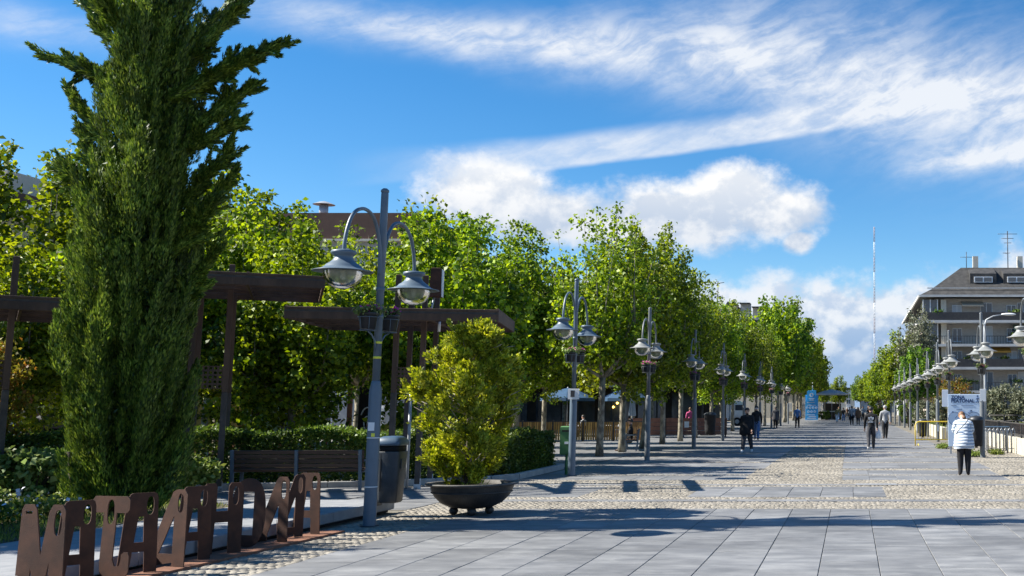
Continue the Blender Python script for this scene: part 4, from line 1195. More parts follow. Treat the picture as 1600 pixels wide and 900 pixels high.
# ------------------------------------------------------------------ litter bin, bench, dispenser
bn = thing('litter_bin', (-7.20, 17.25, .20), 'dark rounded litter bin with blue hooded lid on the platform end', 'bin')
def rrect(w, d, q=.35, n=20):
    out = []
    for i in range(n):
        t = 2 * PI * i / n; c_, s_ = math.cos(t), math.sin(t)
        out.append((w / 2 * math.copysign(abs(c_) ** q, c_), d / 2 * math.copysign(abs(s_) ** q, s_)))
    return out
def loft(mb, rings, closed=True, smooth=True, mi=0):
    n = len(rings[0]); vs = [p for r_ in rings for p in r_]; fs = []
    for i in range(len(rings) - 1):
        for j in range(n):
            q = (j + 1) % n; fs.append((i * n + j, i * n + q, (i + 1) * n + q, (i + 1) * n + j))
    if closed:
        fs.append(tuple(range(n))[::-1]); fs.append(tuple((len(rings) - 1) * n + j for j in range(n)))
    mb.add(vs, fs, smooth, mi); return mb
def ring(w, d, z, cx=0, cy=0, q=.35, n=20): return [(x + cx, y + cy, z) for x, y in rrect(w, d, q, n)]
loft(MB(), [ring(.26, .27, .02), ring(.30, .31, .04), ring(.34, .36, .45), ring(.375, .40, .80), ring(.375, .40, .81)]).build('body', 'bin_body', bn)
loft(MB(), [ring(.32, .34, .81), ring(.32, .34, .92)]).build('opening', 'void', bn)
bl = loft(MB(), [ring(.40, .43, .905), ring(.405, .44, .93), ring(.39, .42, .97), ring(.33, .36, 1.02), ring(.22, .26, 1.045), ring(.1, .12, 1.05)])
bl.build('lid', 'bin_lid', bn)
MB().box((-.185, 0, .45), (.05, .18, .96), bev=.01).build('back_plate', 'bin_body', bn)
MB().box((-.09, -.19, .5), (.012, .012, .6)).build('seam', 'void', bn)
MB().box((.19, -.03, .62), (.012, .14, .16), bev=.005).build('plate', 'bin_body', bn)

def bench(name, loc, rz, length, label, supports=3, wood='bench_wood', group=None):
    o = thing(name, loc, label, 'bench', rz, group)
    for i in range(supports):
        x = -length / 2 + .06 + (length - .12) * i / (supports - 1)
        m = MB()
        m.box((x, .20, .42), (.055, .05, .84), rx=-.10, bev=.006); m.box((x, -.22, .21), (.055, .05, .42), bev=.006)
        m.box((x, -.02, .405), (.055, .46, .045), bev=.006)
        if i in (0, supports - 1):
            m.box((x, -.05, .62), (.05, .44, .04), bev=.006); m.box((x, -.24, .52), (.05, .04, .22), bev=.005)
        m.build('leg_frame', 'lamp_paint', o)
    for k_ in range(4):
        MB().box((0, -.20 + k_ * .115, .445), (length, .095, .032), bev=.006).build('seat_slat', wood, o)
    for k_ in range(5):
        MB().box((0, .153 + k_ * .0115, .44 + k_ * .088), (length, .03, .078), rx=-.10, bev=.006).build('back_slat', wood, o)
    return o
bench('bench', (-11.2, 22.4, 0), R(184), 2.62, 'long dark wooden bench with grey frames in front of the hedge')

gd = thing('bag_dispenser', (-7.22, 27.9, 0), 'green post box shaped bag dispenser on a short post beside the lamp', 'dispenser')
MB().tube([(0, 0, -.05), (0, 0, .55)], .035, 8).build('post', 'green_box', gd)
MB().box((0, 0, .86), (.30, .24, .72), bev=.025).build('box', 'green_box', gd)
MB().box((0, -.122, 1.10), (.20, .012, .045)).build('slot', 'void', gd)
MB().box((.02, -.123, .80), (.10, .008, .06)).build('sticker', 'white_plastic', gd)

# ------------------------------------------------------------------ pergolas
def pergola(loc, rz, rz_h, top, label, w=4.05, d=3.4, posts=((-.14, 1.1), (.40, 1.1)), slit=False, extra=None):
    o = thing('pergola', loc, label, 'pergola', rz)
    def post(x, y):
        p = MB().box((x, y, top / 2 + 1.0), (.10, .12, top - 2.0), bev=.008).build('post', 'pergola', o)
        MB().box((x, y, 1.0 - .01), (.105, .125, 2.02), bev=.008).build('lower_sleeve', 'pergola_lower', p)
        MB().box((x, y, .10), (.13, .14, .26), taper=.8).build('post_shoe', 'whitewash', p)
    for (x, y) in posts: post(x, y)
    for (x, y) in posts: post(x, y + d * .45)
    (xa, ya), (xb, _) = posts[0], posts[1]
    W_ = xb - xa - .10; H_ = .46; holes = []
    nx, nz = 6, 5
    for i in range(nx):
        for j in range(nz):
            cx = -W_ / 2 + (i + .5) * W_ / nx; cz = -H_ / 2 + (j + .5) * H_ / nz; s_ = min(W_ / nx, H_ / nz) * .29
            holes.append([(cx - s_, cz - s_), (cx - s_, cz + s_), (cx + s_, cz + s_), (cx + s_, cz - s_)])
    MB().prism([(-W_ / 2, -H_ / 2), (W_ / 2, -H_ / 2), (W_ / 2, H_ / 2), (-W_ / 2, H_ / 2)], holes, .03,
               Matrix.Translation(((xa + xb) / 2, ya - .03, 2.30))).build('perforated_panel', 'pergola', o)
    for k_, y in enumerate(np.linspace(0, d, 6)):
        if k_ == 0:
            for z, h in ((rz_h - .19, .15), (rz_h - .045, .05)):
                MB().box((0, y, z), (w, .05, h), bev=.005).build('roof_board', 'pergola', o)
            MB().box((0, y - .002, rz_h - .095), (w, .02, .05)).build('groove', 'pergola_lower', o)
        else:
            MB().box((0, y, rz_h - .13), (w - .10, .05, .20 if k_ < 5 else .26), bev=.005).build('roof_board', 'pergola', o)
    for x in (-w / 2 + .03, -w / 6, w / 6, w / 2 - .03):
        MB().box((x, d / 2, rz_h - .125), (.05, d - .054, .262), bev=.005).build('cross_board', 'pergola', o)
    if extra: extra(o)
    return o
def speaker_c(o):
    m = MB().box((.62, 1.0, 4.32), (.26, .22, .62), taper=.72, bev=.01); q = m.build('floodlight', 'corten', o)
    MB().box((.755, 1.0, 4.30), (.02, .18, .58), bev=.004).build('lens', 'white_plastic', q)
    MB().tube([(.5, 1.0, 3.5), (.56, 1.0, 3.8), (.60, 1.0, 4.05)], .02, 6).build('floodlight_arm', 'galv', q)
    MB().tube([(.72, 1.0, 3.28), (.72, 1.0, 3.52)], .03, 8).build('lamp_tube', 'white_plastic', o)
    MB().tube([(.16, 1.3, -.05), (.16, 1.3, 2.0)], .03, 8).build('side_pipe', 'galv', o)
pergola((-9.2, 21.80, 0), R(11.8), 3.70, 4.48, 'brown pergola with the low wide roof right behind the potted conifer', extra=speaker_c)
pergola((-12.25, 20.55, 0), R(27), 4.30, 4.62, 'brown pergola with the highest roof, between the cypress and the twin lamp', posts=((-.30, 1.75), (.32, 1.75)))
pergola((-15.1, 18.6, 0), R(38), 3.66, 4.40, 'brown pergola half hidden behind the cypress beside the reddish tree', posts=((-.02, .62), (.56, .62)))

# ------------------------------------------------------------------ playground behind the hedge
pg = thing('play_frame', (-17.6, 34.6, 0), 'play frame with green, blue and yellow panels behind the hedge', 'play frame')
for x in (-1.6, -.35, .55, 1.75):
    MB().box((x, 0, 1.15), (.12, .12, 2.3), bev=.01).build('post', 'brick_red' if x in (-1.6, 1.75) else 'pergola_lower', pg)
MB().box((-.97, -.02, 1.32), (1.12, .05, 1.0), bev=.01).build('green_panel', 'green_panel', pg)
MB().box((.10, -.02, 1.32), (.72, .05, 1.0), bev=.01).build('blue_panel', 'blue_panel', pg)
MB().box((.18, -.06, 1.40), (.24, .03, .72), bev=.01).build('yellow_panel', 'yellow_slide', pg)
MB().box((-.9, -.02, .55), (1.0, .05, .36), bev=.01).build('lower_panel', 'green_panel', pg)
MB().box((1.15, 0, .72), (1.0, .5, .08)).build('deck', 'bench_wood', pg)
bp_ = MB().box((2.35, .0, 1.45), (.62, .05, 1.75), bev=.01).build('black_panel', 'void', pg)
MB().tube([(2.35 + math.cos(t) * (.05 + .020 * t), -.04, 1.25 + math.sin(t) * (.08 + .045 * t)) for t in np.linspace(0, 9.0, 40)], .022, 6).build('white_spiral', 'white_plastic', bp_)
slp = thing('slide', (-14.2, 34.2, 0), 'yellow playground slide with dark posts behind the twin lamp', 'slide')
loft(MB(), [[(-1.25, y, .42 + e), (-1.25, y2, .42 + e2), (.35, y2, 1.28 + e2), (.35, y, 1.28 + e)] for (y, y2, e, e2) in ((-.26, -.26, 0, .2), (-.22, -.22, 0, .2), (.22, .22, 0, .2), (.26, .26, 0, .2))], False, False)
sm_ = MB()
sm_.add([(-1.3, -.25, .40), (.4, -.25, 1.28), (.4, .25, 1.28), (-1.3, .25, .40)], [(0, 1, 2, 3)])
for y in (-.26, .26): sm_.add([(-1.3, y, .36), (.4, y, 1.24), (.4, y, 1.50), (-1.3, y, .60), (-1.3, y + .03, .36), (.4, y + .03, 1.24), (.4, y + .03, 1.50), (-1.3, y + .03, .60)], [(0, 1, 2, 3), (7, 6, 5, 4), (3, 2, 6, 7), (0, 4, 5, 1), (0, 3, 7, 4), (1, 5, 6, 2)])
sm_.build('chute', 'yellow_slide', slp)
for x in (.45, 1.35):
    for y in (-.32, .32): MB().box((x, y, 1.25), (.10, .10, 2.5), bev=.01).build('post', 'brick_red' if y < 0 else 'pergola_lower', slp)
MB().box((.9, 0, 1.22), (.95, .64, .08)).build('platform', 'bench_wood', slp)
MB().box((.9, -.36, 1.95), (.30, .03, .9), bev=.01).build('side_panel', 'yellow_slide', slp)
for z in (.3, .6, .9): MB().box((1.40, 0, z), (.04, .56, .05)).build('rung', 'bench_wood', slp)
ct = thing('waste_container', (-20.6, 29.0, 0), 'dark rounded waste container behind the pergola on the bed side', 'container')
loft(MB(), [ring(1.5, 1.0, .12, q=.3), ring(1.7, 1.15, .3, q=.3), ring(1.8, 1.2, 1.15, q=.3)]).build('body', 'car_paint', ct)
loft(MB(), [ring(1.84, 1.24, 1.15, q=.3), ring(1.8, 1.2, 1.3, q=.35), ring(1.4, .95, 1.48, q=.4), ring(.6, .5, 1.55, q=.5)]).build('lid', 'cloth_charcoal', ct)
for x in (-.6, .6):
    for y in (-.4, .4): MB().ball((x, y, .1), (.1, .05, .1)).build('wheel', 'void', ct)
# playground railing
pr_ = thing('playground_fence', (-21.5, 31.4, 0), 'low dark railing round the playground behind the hedge', 'fence')
for z in (.95, .25): MB().tube([(0, 0, z), (11, 0, z)], .025, 6).build('rail', 'dark_metal', pr_)
for x in np.arange(0, 11.1, 1.1): MB().box((x, 0, .48), (.05, .05, 1.0)).build('post', 'dark_metal', pr_)
for x in np.arange(.11, 11, .22): MB().box((x, 0, .6), (.07, .02, .66)).build('picket', 'brick_red', pr_)

# ------------------------------------------------------------------ terrace with parasols
tf = thing('terrace_fence', (0, 55, 0), 'striped yellow and brown wooden fence round the cafe terrace', 'fence')
for a, b_ in zip(np.linspace(-18, -10.4, 6)[:-1], np.linspace(-18, -10.4, 6)[1:]):
    m = MB()
    for x in np.arange(a + .06, b_ - .05, .115):
        m.box((x, 0, .50), (.085, .025, .9))
    tag(m.build('slat_panel', 'fence_wood', tf), kind='stuff')
    MB().box((a, 0, .52), (.08, .08, 1.06)).build('post', 'dark_metal', tf)
    MB().box(((a + b_) / 2, -.005, .975), (b_ - a - .085, .05, .04)).build('rail', 'dark_metal', tf)
tf2 = thing('terrace_fence', (0, 62, 0), 'brown board fence below the closed parasol', 'fence')
for k_ in range(4):
    MB().box((-9.8 - .02, 0, .25 + k_ * .24), (5.6, .03, .22)).build('board', 'brick_red', tf2)
for x in (-12.5, -10.5, -8.9, -7.1): MB().box((x, -.03, .52), (.08, .06, 1.04)).build('post', 'bench_wood', tf2)
MB().box((-9.3, -.03, .72), (.26, .012, .34)).build('notice', 'white_plastic', tf2)

def parasol(loc, r_, h, label, mat_='parasol_blue', closed=False, n=8, group=None):
    o = thing('parasol', loc, label, 'parasol', 0, group)
    MB().tube([(0, 0, 0), (0, 0, h + .12)], .03, 8).build('pole', 'galv', o)
    MB().lathe([(.0, .0), (.3, .0), (.3, .06), (.05, .10)], n=16).build('base', 'concrete', o)
    if closed:
        m = MB(); prof = [(.03, h), (.10, h - .35), (.16, h - .9), (.22, h - 1.45), (.19, h - 1.5)]
        vs = []; nn = 20
        for (q, z) in prof:
            for j in range(nn): k_ = q * (1.0 if j % 2 else .62); vs.append((math.cos(2 * PI * j / nn) * k_, math.sin(2 * PI * j / nn) * k_, z))
        m.add(vs, [(i * nn + j, i * nn + (j + 1) % nn, (i + 1) * nn + (j + 1) % nn, (i + 1) * nn + j) for i in range(len(prof) - 1) for j in range(nn)])
        m.build('canopy', mat_, o)
    else:
        m = MB(); vs = [(0, 0, h + .08)]; fs = []
        for rr, z in ((r_ * .5, h - .16), (r_, h - .52), (r_ * 1.0, h - .70)):
            for j in range(n): vs.append((math.cos(2 * PI * j / n + .2) * rr, math.sin(2 * PI * j / n + .2) * rr, z))
        for j in range(n):
            q = (j + 1) % n
            fs.append((0, 1 + j, 1 + q))
            for i in (0, 1): fs.append((1 + i * n + j, 1 + (i + 1) * n + j, 1 + (i + 1) * n + q, 1 + i * n + q))
        m.add(vs, fs); m.build('canopy', mat_, o)
        rb = MB()
        for j in range(n):
            t = 2 * PI * j / n + .2; rb.tube([(0, 0, h + .05), (math.cos(t) * r_ * .98, math.sin(t) * r_ * .98, h - .53)], .012, 4)
        rb.build('ribs', 'galv', o)
    return o
parasol((-16.6, 64, 0), 1.55, 2.75, 'open blue parasol over the striped terrace fence')
parasol((-13.6, 66, 0), 1.5, 2.75, 'open blue parasol beside the plane trunks on the terrace')
parasol((-12.2, 61, 0), .3, 2.7, 'closed pale blue parasol behind the brown board fence', 'parasol_pale', True)
def cafe_set(x, y, label):
    o = thing('cafe_table', (x, y, 0), label, 'table')
    MB().lathe([(0, .74), (.35, .74), (.35, .715), (0, .715)], n=18).build('table_top', 'concrete', o)
    MB().tube([(0, 0, 0), (0, 0, .72)], .03, 8).build('leg', 'dark_metal', o)
cafe_set(-15.2, 60, 'round cafe table behind the terrace fence below the blue parasols'); cafe_set(-12.8, 58.5, 'round cafe table near the closed parasol')
rs = thing('restaurant', (0, 84, 0), 'dark single storey cafe behind the terrace parasols', 'building')
MB().box((-21.5, 4, 2.0), (22, 8, 4.0)).build('wall', 'restaurant', rs)
MB().box((-21.5, -1.2, 3.25), (22.2, 2.6, .12)).build('awning', 'concrete', rs)
for x in np.arange(-31, -11, 2.6):
    w = MB().box((x, -.03, 1.55), (1.9, .08, 2.3)).build('window', 'window', rs)
    MB().box((x, -.085, 2.74), (2.1, .03, .08)).build('frame', 'dark_metal', w)
for (x, z) in ((-18.2, 1.7), (-17.9, 2.0), (-17.6, 1.6)): MB().ball((x, -.3, z), .09, 8, 6).build('wall_lamp', 'lamp_glow', rs)
for x in np.arange(-31.5, -10.4, 3.4): MB().box((x, -2.3, 1.6), (.12, .12, 3.2)).build('post', 'dark_metal', rs)
wk = thing('white_van', (-12.6, 101, 0), 'white box van parked beyond the plane trunks', 'van')
MB().box((0, 0, 1.75), (2.9, 2.2, 2.5), bev=.06).build('box', 'white_wall', wk)
loft(MB(), [ring(1.5, 2.05, .45, 2.2, q=.25), ring(1.6, 2.1, 1.2, 2.2, q=.25), ring(1.05, 1.9, 2.15, 2.0, q=.3), ring(.9, 1.7, 2.25, 1.95, q=.3)]).build('cab', 'white_plastic', wk)
MB().box((2.35, -1.01, 1.65), (.7, .06, .5)).build('window', 'window', wk)
for x in (-.9, 2.2):
    for y in (-1.02, 1.02):
        wh = MB().tube([(x, y - .12, .38), (x, y + .12, .38)], .38, 18).build('wheel', 'void', wk)
        MB().tube([(x, y - .13, .38), (x, y + .13, .38)], .2, 12).build('rim', 'galv', wh)
MB().box((.6, 0, .5), (4.6, 1.8, .16)).build('chassis', 'dark_metal', wk)

# benches and bins under the trees
bench('bench', (-8.6, 43.2, 0), R(-80), 1.8, 'dark park bench with a seated person among the plane trunks', 2)
bench('bench', (-9.4, 66.5, 0), R(-85), 1.8, 'dark empty park bench in front of the white van', 2)
bench('bench', (-9.2, 74, 0), R(-85), 1.8, 'dark empty park bench further along by pale trunks', 2)
def round_bin(x, y, label, h=1.05, z=0.0, group=None, q=.24):
    o = thing('litter_bin', (x, y, z), label, 'bin', 0, group)
    MB().lathe([(0, .04), (q * .82, .04), (q * .9, .3), (q, h - .15), (q * 1.05, h - .14)], n=18).build('body', 'cloth_black', o)
    MB().lathe([(q * 1.08, h - .14), (q * 1.08, h - .08), (q * .7, h - .01), (0, h + .02)], n=18).build('lid', 'dark_metal', o)
    MB().tube([(0, 0, -.02), (0, 0, .08)], .05, 8).build('foot', 'dark_metal', o)
round_bin(-7.25, 56.3, 'black litter bin by the promenade trees beside a lamp', 1.15, .28, q=.3)
round_bin(4.22, 37.05, 'black rounded litter bin fixed to the lamp behind the woman in the striped jacket', 1.05, .35)
round_bin(3.95, 60.5, 'black litter bin standing by the row of far lamps', 1.0, .05)
for i, (x, y) in enumerate(((-8.9, 70.5), (-9.6, 62.5))):
    o = thing('bollard', (x, y, 0), 'short black bollard under the plane trees', 'bollard', 0, 'bollards under the trees')
    MB().lathe([(.09, -.02), (.09, .06), (.06, .1), (.055, .8), (.075, .84), (.05, .88), (.065, .95), (.04, 1.02), (0, 1.04)], n=12).build('shaft', 'dark_metal', o)

# ------------------------------------------------------------------ blue totem and kiosk
tt = thing('info_totem', (-4.8, 133, 0), 'tall bright blue information totem with white symbols', 'totem')
MB().box((0, 0, 1.6), (1.55, .5, 3.1), bev=.02).build('body', 'blue_totem', tt)
MB().box((-.02, -.1, 3.05), (1.12, .45, 1.3), bev=.02).build('head_panel', 'blue_totem', tt)
MB().box((0, 0, .08), (1.6, .55, .16)).build('base', 'white_plastic', tt)
MB().tube([(.1, 0, 3.7), (.1, 0, 4.7)], .06, 8).build('mast', 'galv', tt)
dsc = []
for (x, z, q) in [(-.02, 3.15, .24)] + [(-.55 + .37 * i, 1.62, .14) for i in range(4)] + [(-.38 + .38 * i, 1.14, .14) for i in range(3)]:
    y = -.335 if z > 2.5 else -.262
    MB().tube([(x, y, z), (x, y - .012, z)], q, 16).build('symbol', 'sign_white', tt)
    MB().tube([(x, y - .012, z), (x, y - .02, z)], q * .55, 12).build('symbol_centre', 'blue_totem', tt)
for (x, z, w) in [(0, 2.72, .7), (0, 2.55, .5), (-.1, 2.25, .9), (0, 1.92, 1.1), (-.1, .75, 1.0), (.1, .55, .9), (0, .35, 1.1)]:
    y = -.335 if z > 2.5 else -.262
    MB().box((x, y, z), (w, .012, .06)).build('print_line', 'sign_white', tt)
ks = thing('kiosk', (-2.6, 150, 0), 'small dark kiosk under a pale parasol at the promenade end', 'kiosk')
MB().box((0, 0, 1.1), (2.4, 2.2, 2.2), bev=.03).build('body', 'restaurant', ks)
MB().box((0, -1.2, 1.1), (2.2, .3, .12)).build('counter', 'white_plastic', ks)
MB().box((-1.0, -1.15, 1.3), (.12, .12, 2.6)).build('post', 'cream', ks); MB().box((1.0, -1.15, 1.3), (.12, .12, 2.6)).build('post', 'cream', ks)
parasol((-2.6, 147, 0), 2.3, 4.0, 'open grey-blue parasol in front of the kiosk', 'parasol_pale')
for i, (x, y) in enumerate(((-3.9, 146), (-1.6, 146.5), (-3.2, 144.5))):
    shrub('bush', (x, y, 0), .6, 1.2, 500, 'leaf_hedge', ('low bush left of the kiosk', 'low bush right of the kiosk', 'low bush in front of the kiosk')[i], 400 + i, .16)

# ------------------------------------------------------------------ buildings
def window(parent, c, w, h, axis='x', blind=False, frame='white_plastic', depth=.10):
    """a framed window with two panes on a wall facing -y ('x') or +x ('y')"""
    rot = 0 if axis == 'x' else PI / 2
    o = obj('window', MB().box((0, 0, 0), (w, depth, h)).mesh('window', frame), parent, c, rot)
    for s_ in (-1, 1):
        MB().box((s_ * (w / 4 - .01), -depth / 2, 0), (w / 2 - .10, .03, h - .14)).build('pane', 'window_blind' if blind else 'window', o)
    MB().box((0, -depth / 2 - .04, -h / 2 - .04), (w + .16, .14, .07)).build('sill', 'concrete', o)
    return o


ap = thing('apartment_block', (0, 138, 0), 'long balconied apartment block with a slate mansard roof', 'building')
x0, x1, dp = 9.6, 40.0, 44.0
EAVE = 15.6
MB().box(((x0 + x1) / 2 + .6, dp / 2 + 1.5, EAVE / 2), (x1 - x0 - 1.2, dp, EAVE)).build('wall', 'brick', ap)
# roof: mansard with hipped corner
rf = MB()
e0, z0, z1 = .9, EAVE + .25, 20.0
A_ = [(x0 - e0, -.4), (x1, -.4), (x1, dp + 2), (x0 - e0, dp + 2)]
B_ = [(x0 + 4.9, 4.6), (x1, 4.6), (x1, dp - 3), (x0 + 4.9, dp - 3)]
C_ = [(x0 + .7, 1.0), (x1, 1.0), (x1, dp + 1), (x0 + .7, dp + 1)]
v_ = [(*p_, z0) for p_ in A_] + [(*p_, z0 + .9) for p_ in C_] + [(*p_, z1) for p_ in B_]
f_ = []
for k_ in (0, 4):
    for j in range(4): f_.append((k_ + j, k_ + (j + 1) % 4, k_ + 4 + (j + 1) % 4, k_ + 4 + j))
f_.append((8, 9, 10, 11)); f_.append((3, 2, 1, 0))
roof = rf.add(v_, f_).build('roof', 'slate', ap)
MB().box(((x0 + x1) / 2 - e0 / 2, -.45, z0 - .1), (x1 - x0 + e0, .2, .28)).build('eave_board', 'concrete', roof)
MB().box((x0 - e0 - .05, dp / 2 + .8, z0 - .1), (.2, dp + 2.2, .28)).build('eave_board', 'concrete', roof)
MB().box(((x0 + x1) / 2, .72, z0 + 1.02), (x1 - x0 - .3, .12, .12)).build('gutter', 'concrete', roof)
for x in (17.1, 21.4, 25.8, 30.2):
    d_ = MB()
    d_.add([(x - 1.7, 1.9, 17.6), (x + 1.7, 1.9, 17.6), (x + 1.7, 1.9, 18.9), (x - 1.7, 1.9, 18.9), (x - 1.7, 4.5, 19.85), (x + 1.7, 4.5, 19.85), (x - 1.7, 3.0, 17.9), (x + 1.7, 3.0, 17.9)],
           [(0, 1, 2, 3), (3, 2, 5, 4), (0, 3, 4, 6), (1, 7, 5, 2)])
    dm = d_.build('dormer', 'slate', roof)
    MB().box((x, 1.85, 18.1), (2.4, .1, .75)).build('window_frame', 'white_plastic', dm)
    for s_ in (-1, 1): MB().box((x + s_ * .58, 1.78, 18.1), (1.0, .06, .55)).build('pane', 'window', dm)
for x in (16.5, 22.4, 29): MB().box((x, 5.4, 20.6), (.7, .7, 2.0)).build('chimney', 'cream', roof)
an = MB(); an.tube([(20.8, 5.2, 19.5), (20.8, 5.2, 25.0)], .06, 6)
for z, w in ((24.6, 2.6), (24.0, 1.6), (23.4, 1.0)): an.tube([(20.8 - w / 2, 5.2, z), (20.8 + w / 2, 5.2, z)], .035, 4)
an.build('aerial', 'dark_metal', roof)
MB().lathe([(0, 0), (.5, .08), (.55, .12)], (20.6, 4.9, 21.9), 14, sy=.35).build('satellite_dish', 'white_plastic', roof)
MB().tube([(15.3, 5.3, 20), (15.3, 5.3, 22.2)], .05, 5).tube([(14.5, 5.3, 21.5), (16.1, 5.3, 21.5)], .035, 4).build('aerial', 'dark_metal', roof)
for fl, z in enumerate((12.45, 9.45, 6.55, 3.6)):
    bx0 = x0 - .6
    sl_ = MB().box(((bx0 + x1) / 2, .25, z), (x1 - bx0, 2.6, .32)).build('balcony_slab', 'concrete', ap)
    MB().box((x0 - .35, dp / 2 + 1.56, z), (1.6, dp, .30)).build('balcony_slab', 'concrete', ap)
    if fl != 1 and fl != 3:
        MB().box(((bx0 + x1) / 2, -.98, z + .67), (x1 - bx0, .08, 1.0)).build('parapet', 'rail_dark', sl_)
        MB().box((bx0 + .05, dp / 2 - .2, z + .67), (.08, dp, 1.0)).build('parapet', 'rail_dark', sl_)
    else:
        m = MB()
        for x in np.arange(bx0, x1, .35): m.box((x, -.98, z + .65), (.05, .05, .95))
        for yy in np.arange(-.9, dp, .7): m.box((bx0 + .05, yy, z + .65), (.05, .05, .95))
        m.box(((bx0 + x1) / 2, -.98, z + 1.15), (x1 - bx0, .07, .07)); m.box((bx0 + .05, dp / 2, z + 1.15), (.07, dp, .07))
        m.build('railing', 'rail_dark', sl_)
    for i, x in enumerate((13.6, 17.4, 20.6, 22.1, 24.6, 27.6, 31.2, 34)):
        if (i + fl) % 3 == 0 and i > 4: continue
        window(ap, (x, 1.48, z + 1.45), 1.5 if i % 2 else 1.2, 2.3 if i % 2 else 1.7, blind=(i * 3 + fl * 2) % 5 == 0)
    for yy in np.arange(4, dp, 4.4): window(ap, (x0 + .58, yy, z + 1.45), 1.6, 2.2, 'y', blind=int(yy) % 3 == 0, depth=.1)
    rp = np.random.default_rng(900 + fl)
    for i in range(7):                           # plants and awnings along the balconies
        x = rp.uniform(11, 33)
        cc = np.array([(x + rp.normal(0, .35), -.75, z + 1.15 + abs(rp.normal(0, .18))) for _ in range(9)])
        v, q = clump_leaves(rp, cc, 22, .13, .20, .5)
        obj('balcony_plant', npmesh('balcony_plant', v, q, 'leaf_hedge'), ap)
    for x in ((15.5, 26.1), (22.1,), (18.9, 29.5), ())[fl]:
        MB().add([(x - 1.4, 1.3, z + 2.75), (x + 1.4, 1.3, z + 2.75), (x + 1.4, .1, z + 2.2), (x - 1.4, .1, z + 2.2), (x - 1.4, .1, z + 2.0), (x + 1.4, .1, z + 2.0)], [(0, 1, 2, 3), (3, 2, 5, 4)]).build('awning', ('cloth_beige', 'green_panel', 'ochre', 'ochre')[fl], ap)
    # glazed corner bay
    MB().box((x0 + .5, .95, z + 1.55), (1.9, 1.1, 2.7), bev=.02).build('glazed_bay', 'window', ap)
    for xx in (x0 - .42, x0 + .5, x0 + 1.42): MB().box((xx, .38, z + 1.55), (.12, .12, 2.7)).build('bay_frame', 'white_plastic', ap)
    MB().box((x0 + 2.2, .9, z + 1.55), (.7, 1.1, 2.7)).build('pier', 'cream', ap)
for x in np.arange(11, 38, 2.6):
    MB().box((x, 1.0, 1.7), (.9, 1.1, 3.4)).build('ground_pier', 'cream', ap)
    MB().box((x + 1.3, 1.42, 1.7), (1.2, .2, 2.4)).build('shop_window', 'window', ap)

def block(name, loc, size, wall, roof_, label, floors=4, roofh=.8, side='front', cols=None):
    o = thing(name, loc, label, 'building')
    w, d, h = size
    MB().box((0, d / 2, h / 2), (w, d, h)).build('wall', wall, o)
    MB().box((0, d / 2, h + roofh / 2), (w + .5, d + .5, roofh)).build('roof', roof_, o)
    n = cols or max(2, int(w / 3.4))
    for fl in range(floors):
        z = 1.7 + fl * (h - .4) / floors
        for i in range(n):
            window(o, (-w / 2 + (i + .5) * w / n, -.03, z), 1.4, 1.5, blind=(i + fl) % 3 == 0)
        for yy in np.arange(2.2, d - 1, 4.0):
            window(o, (w / 2 + .03 if loc[0] < 0 else -w / 2 - .03, yy, z), 1.4, 1.5, 'y', blind=(int(yy) + fl) % 4 == 0)
    return o
bb = thing('parapet_block', (-37.2, 70, -1.0), 'white apartment block with dark brown roof parapet and a vent', 'building')
MB().box((0, 5, 6.7), (17.4, 10, 13.4)).build('wall', 'plaster', bb)
par = MB().box((0, 5, 14.35), (18.4, 11, 1.7)).build('parapet', 'brown_wall', bb)
MB().box((0, 5, 13.42), (18.6, 11.2, .14)).build('cornice', 'cream', bb)
for fl in range(4):
    for i in range(5): window(bb, (-6.6 + i * 3.3, -.03, 1.9 + fl * 3.1), 1.5, 1.6, blind=(i + fl) % 2 == 0)
vt = MB().tube([(2.2, 1.2, 15.2), (2.2, 1.2, 16.0)], .28, 12); vt.lathe([(.7, 16.05), (.3, 16.22), (0, 16.3)], (2.2, 1.2, 0), 14); vt.lathe([(.7, 16.05), (.0, 16.06)], (2.2, 1.2, 0), 14)
vt.build('roof_vent', 'galv', par)
block('apartment_block', (-40, 96, 0), (24, 30, 12), 'cream', 'brick_red', 'cream apartment block behind the third row of plane trees')
# corner block with eaves seen at the far left
cb = thing('corner_block', (-37.4, 40, -2.2), 'corner apartment block with deep eaves and balconies left of the cypress', 'building')
MB().box((0, 7, 5.6), (10.4, 14, 11.2)).build('wall', 'cream', cb)
MB().box((.3, 6.6, 11.55), (13.2, 16.4, .35)).build('roof', 'brown_wall', cb)
MB().box((.3, 6.6, 11.28), (13.4, 16.6, .12)).build('eave_board', 'white_plastic', cb)
MB().box((0.2, 6.8, 12.3), (10.0, 12, 1.2)).build('attic', 'cream', cb)
for z in (8.1, 5.0, 2.4):
    sl_ = MB().box((.2, -.7, z), (10.6, 1.4, .22)).build('balcony_slab', 'concrete', cb)
    MB().box((5.9, 6.2, z), (1.3, 14, .22)).build('balcony_slab', 'concrete', cb)
    MB().box((.2, -1.36, z + .6), (10.6, .06, .95)).build('parapet', 'white_plastic', sl_); MB().box((6.5, 6.2, z + .6), (.06, 14, .95)).build('parapet', 'white_plastic', sl_)
    MB().box((0, -.66, z + 2.6), (9.8, 1.2, .08)).build('awning', 'ochre', sl_)
    for i in range(3): window(cb, (-3.4 + 3.4 * i, -.03, z + 1.3), 1.6, 2.0)
    for yy in (2.4, 6.4, 10.4): window(cb, (5.23, yy, z + 1.3), 1.6, 2.0, 'y')
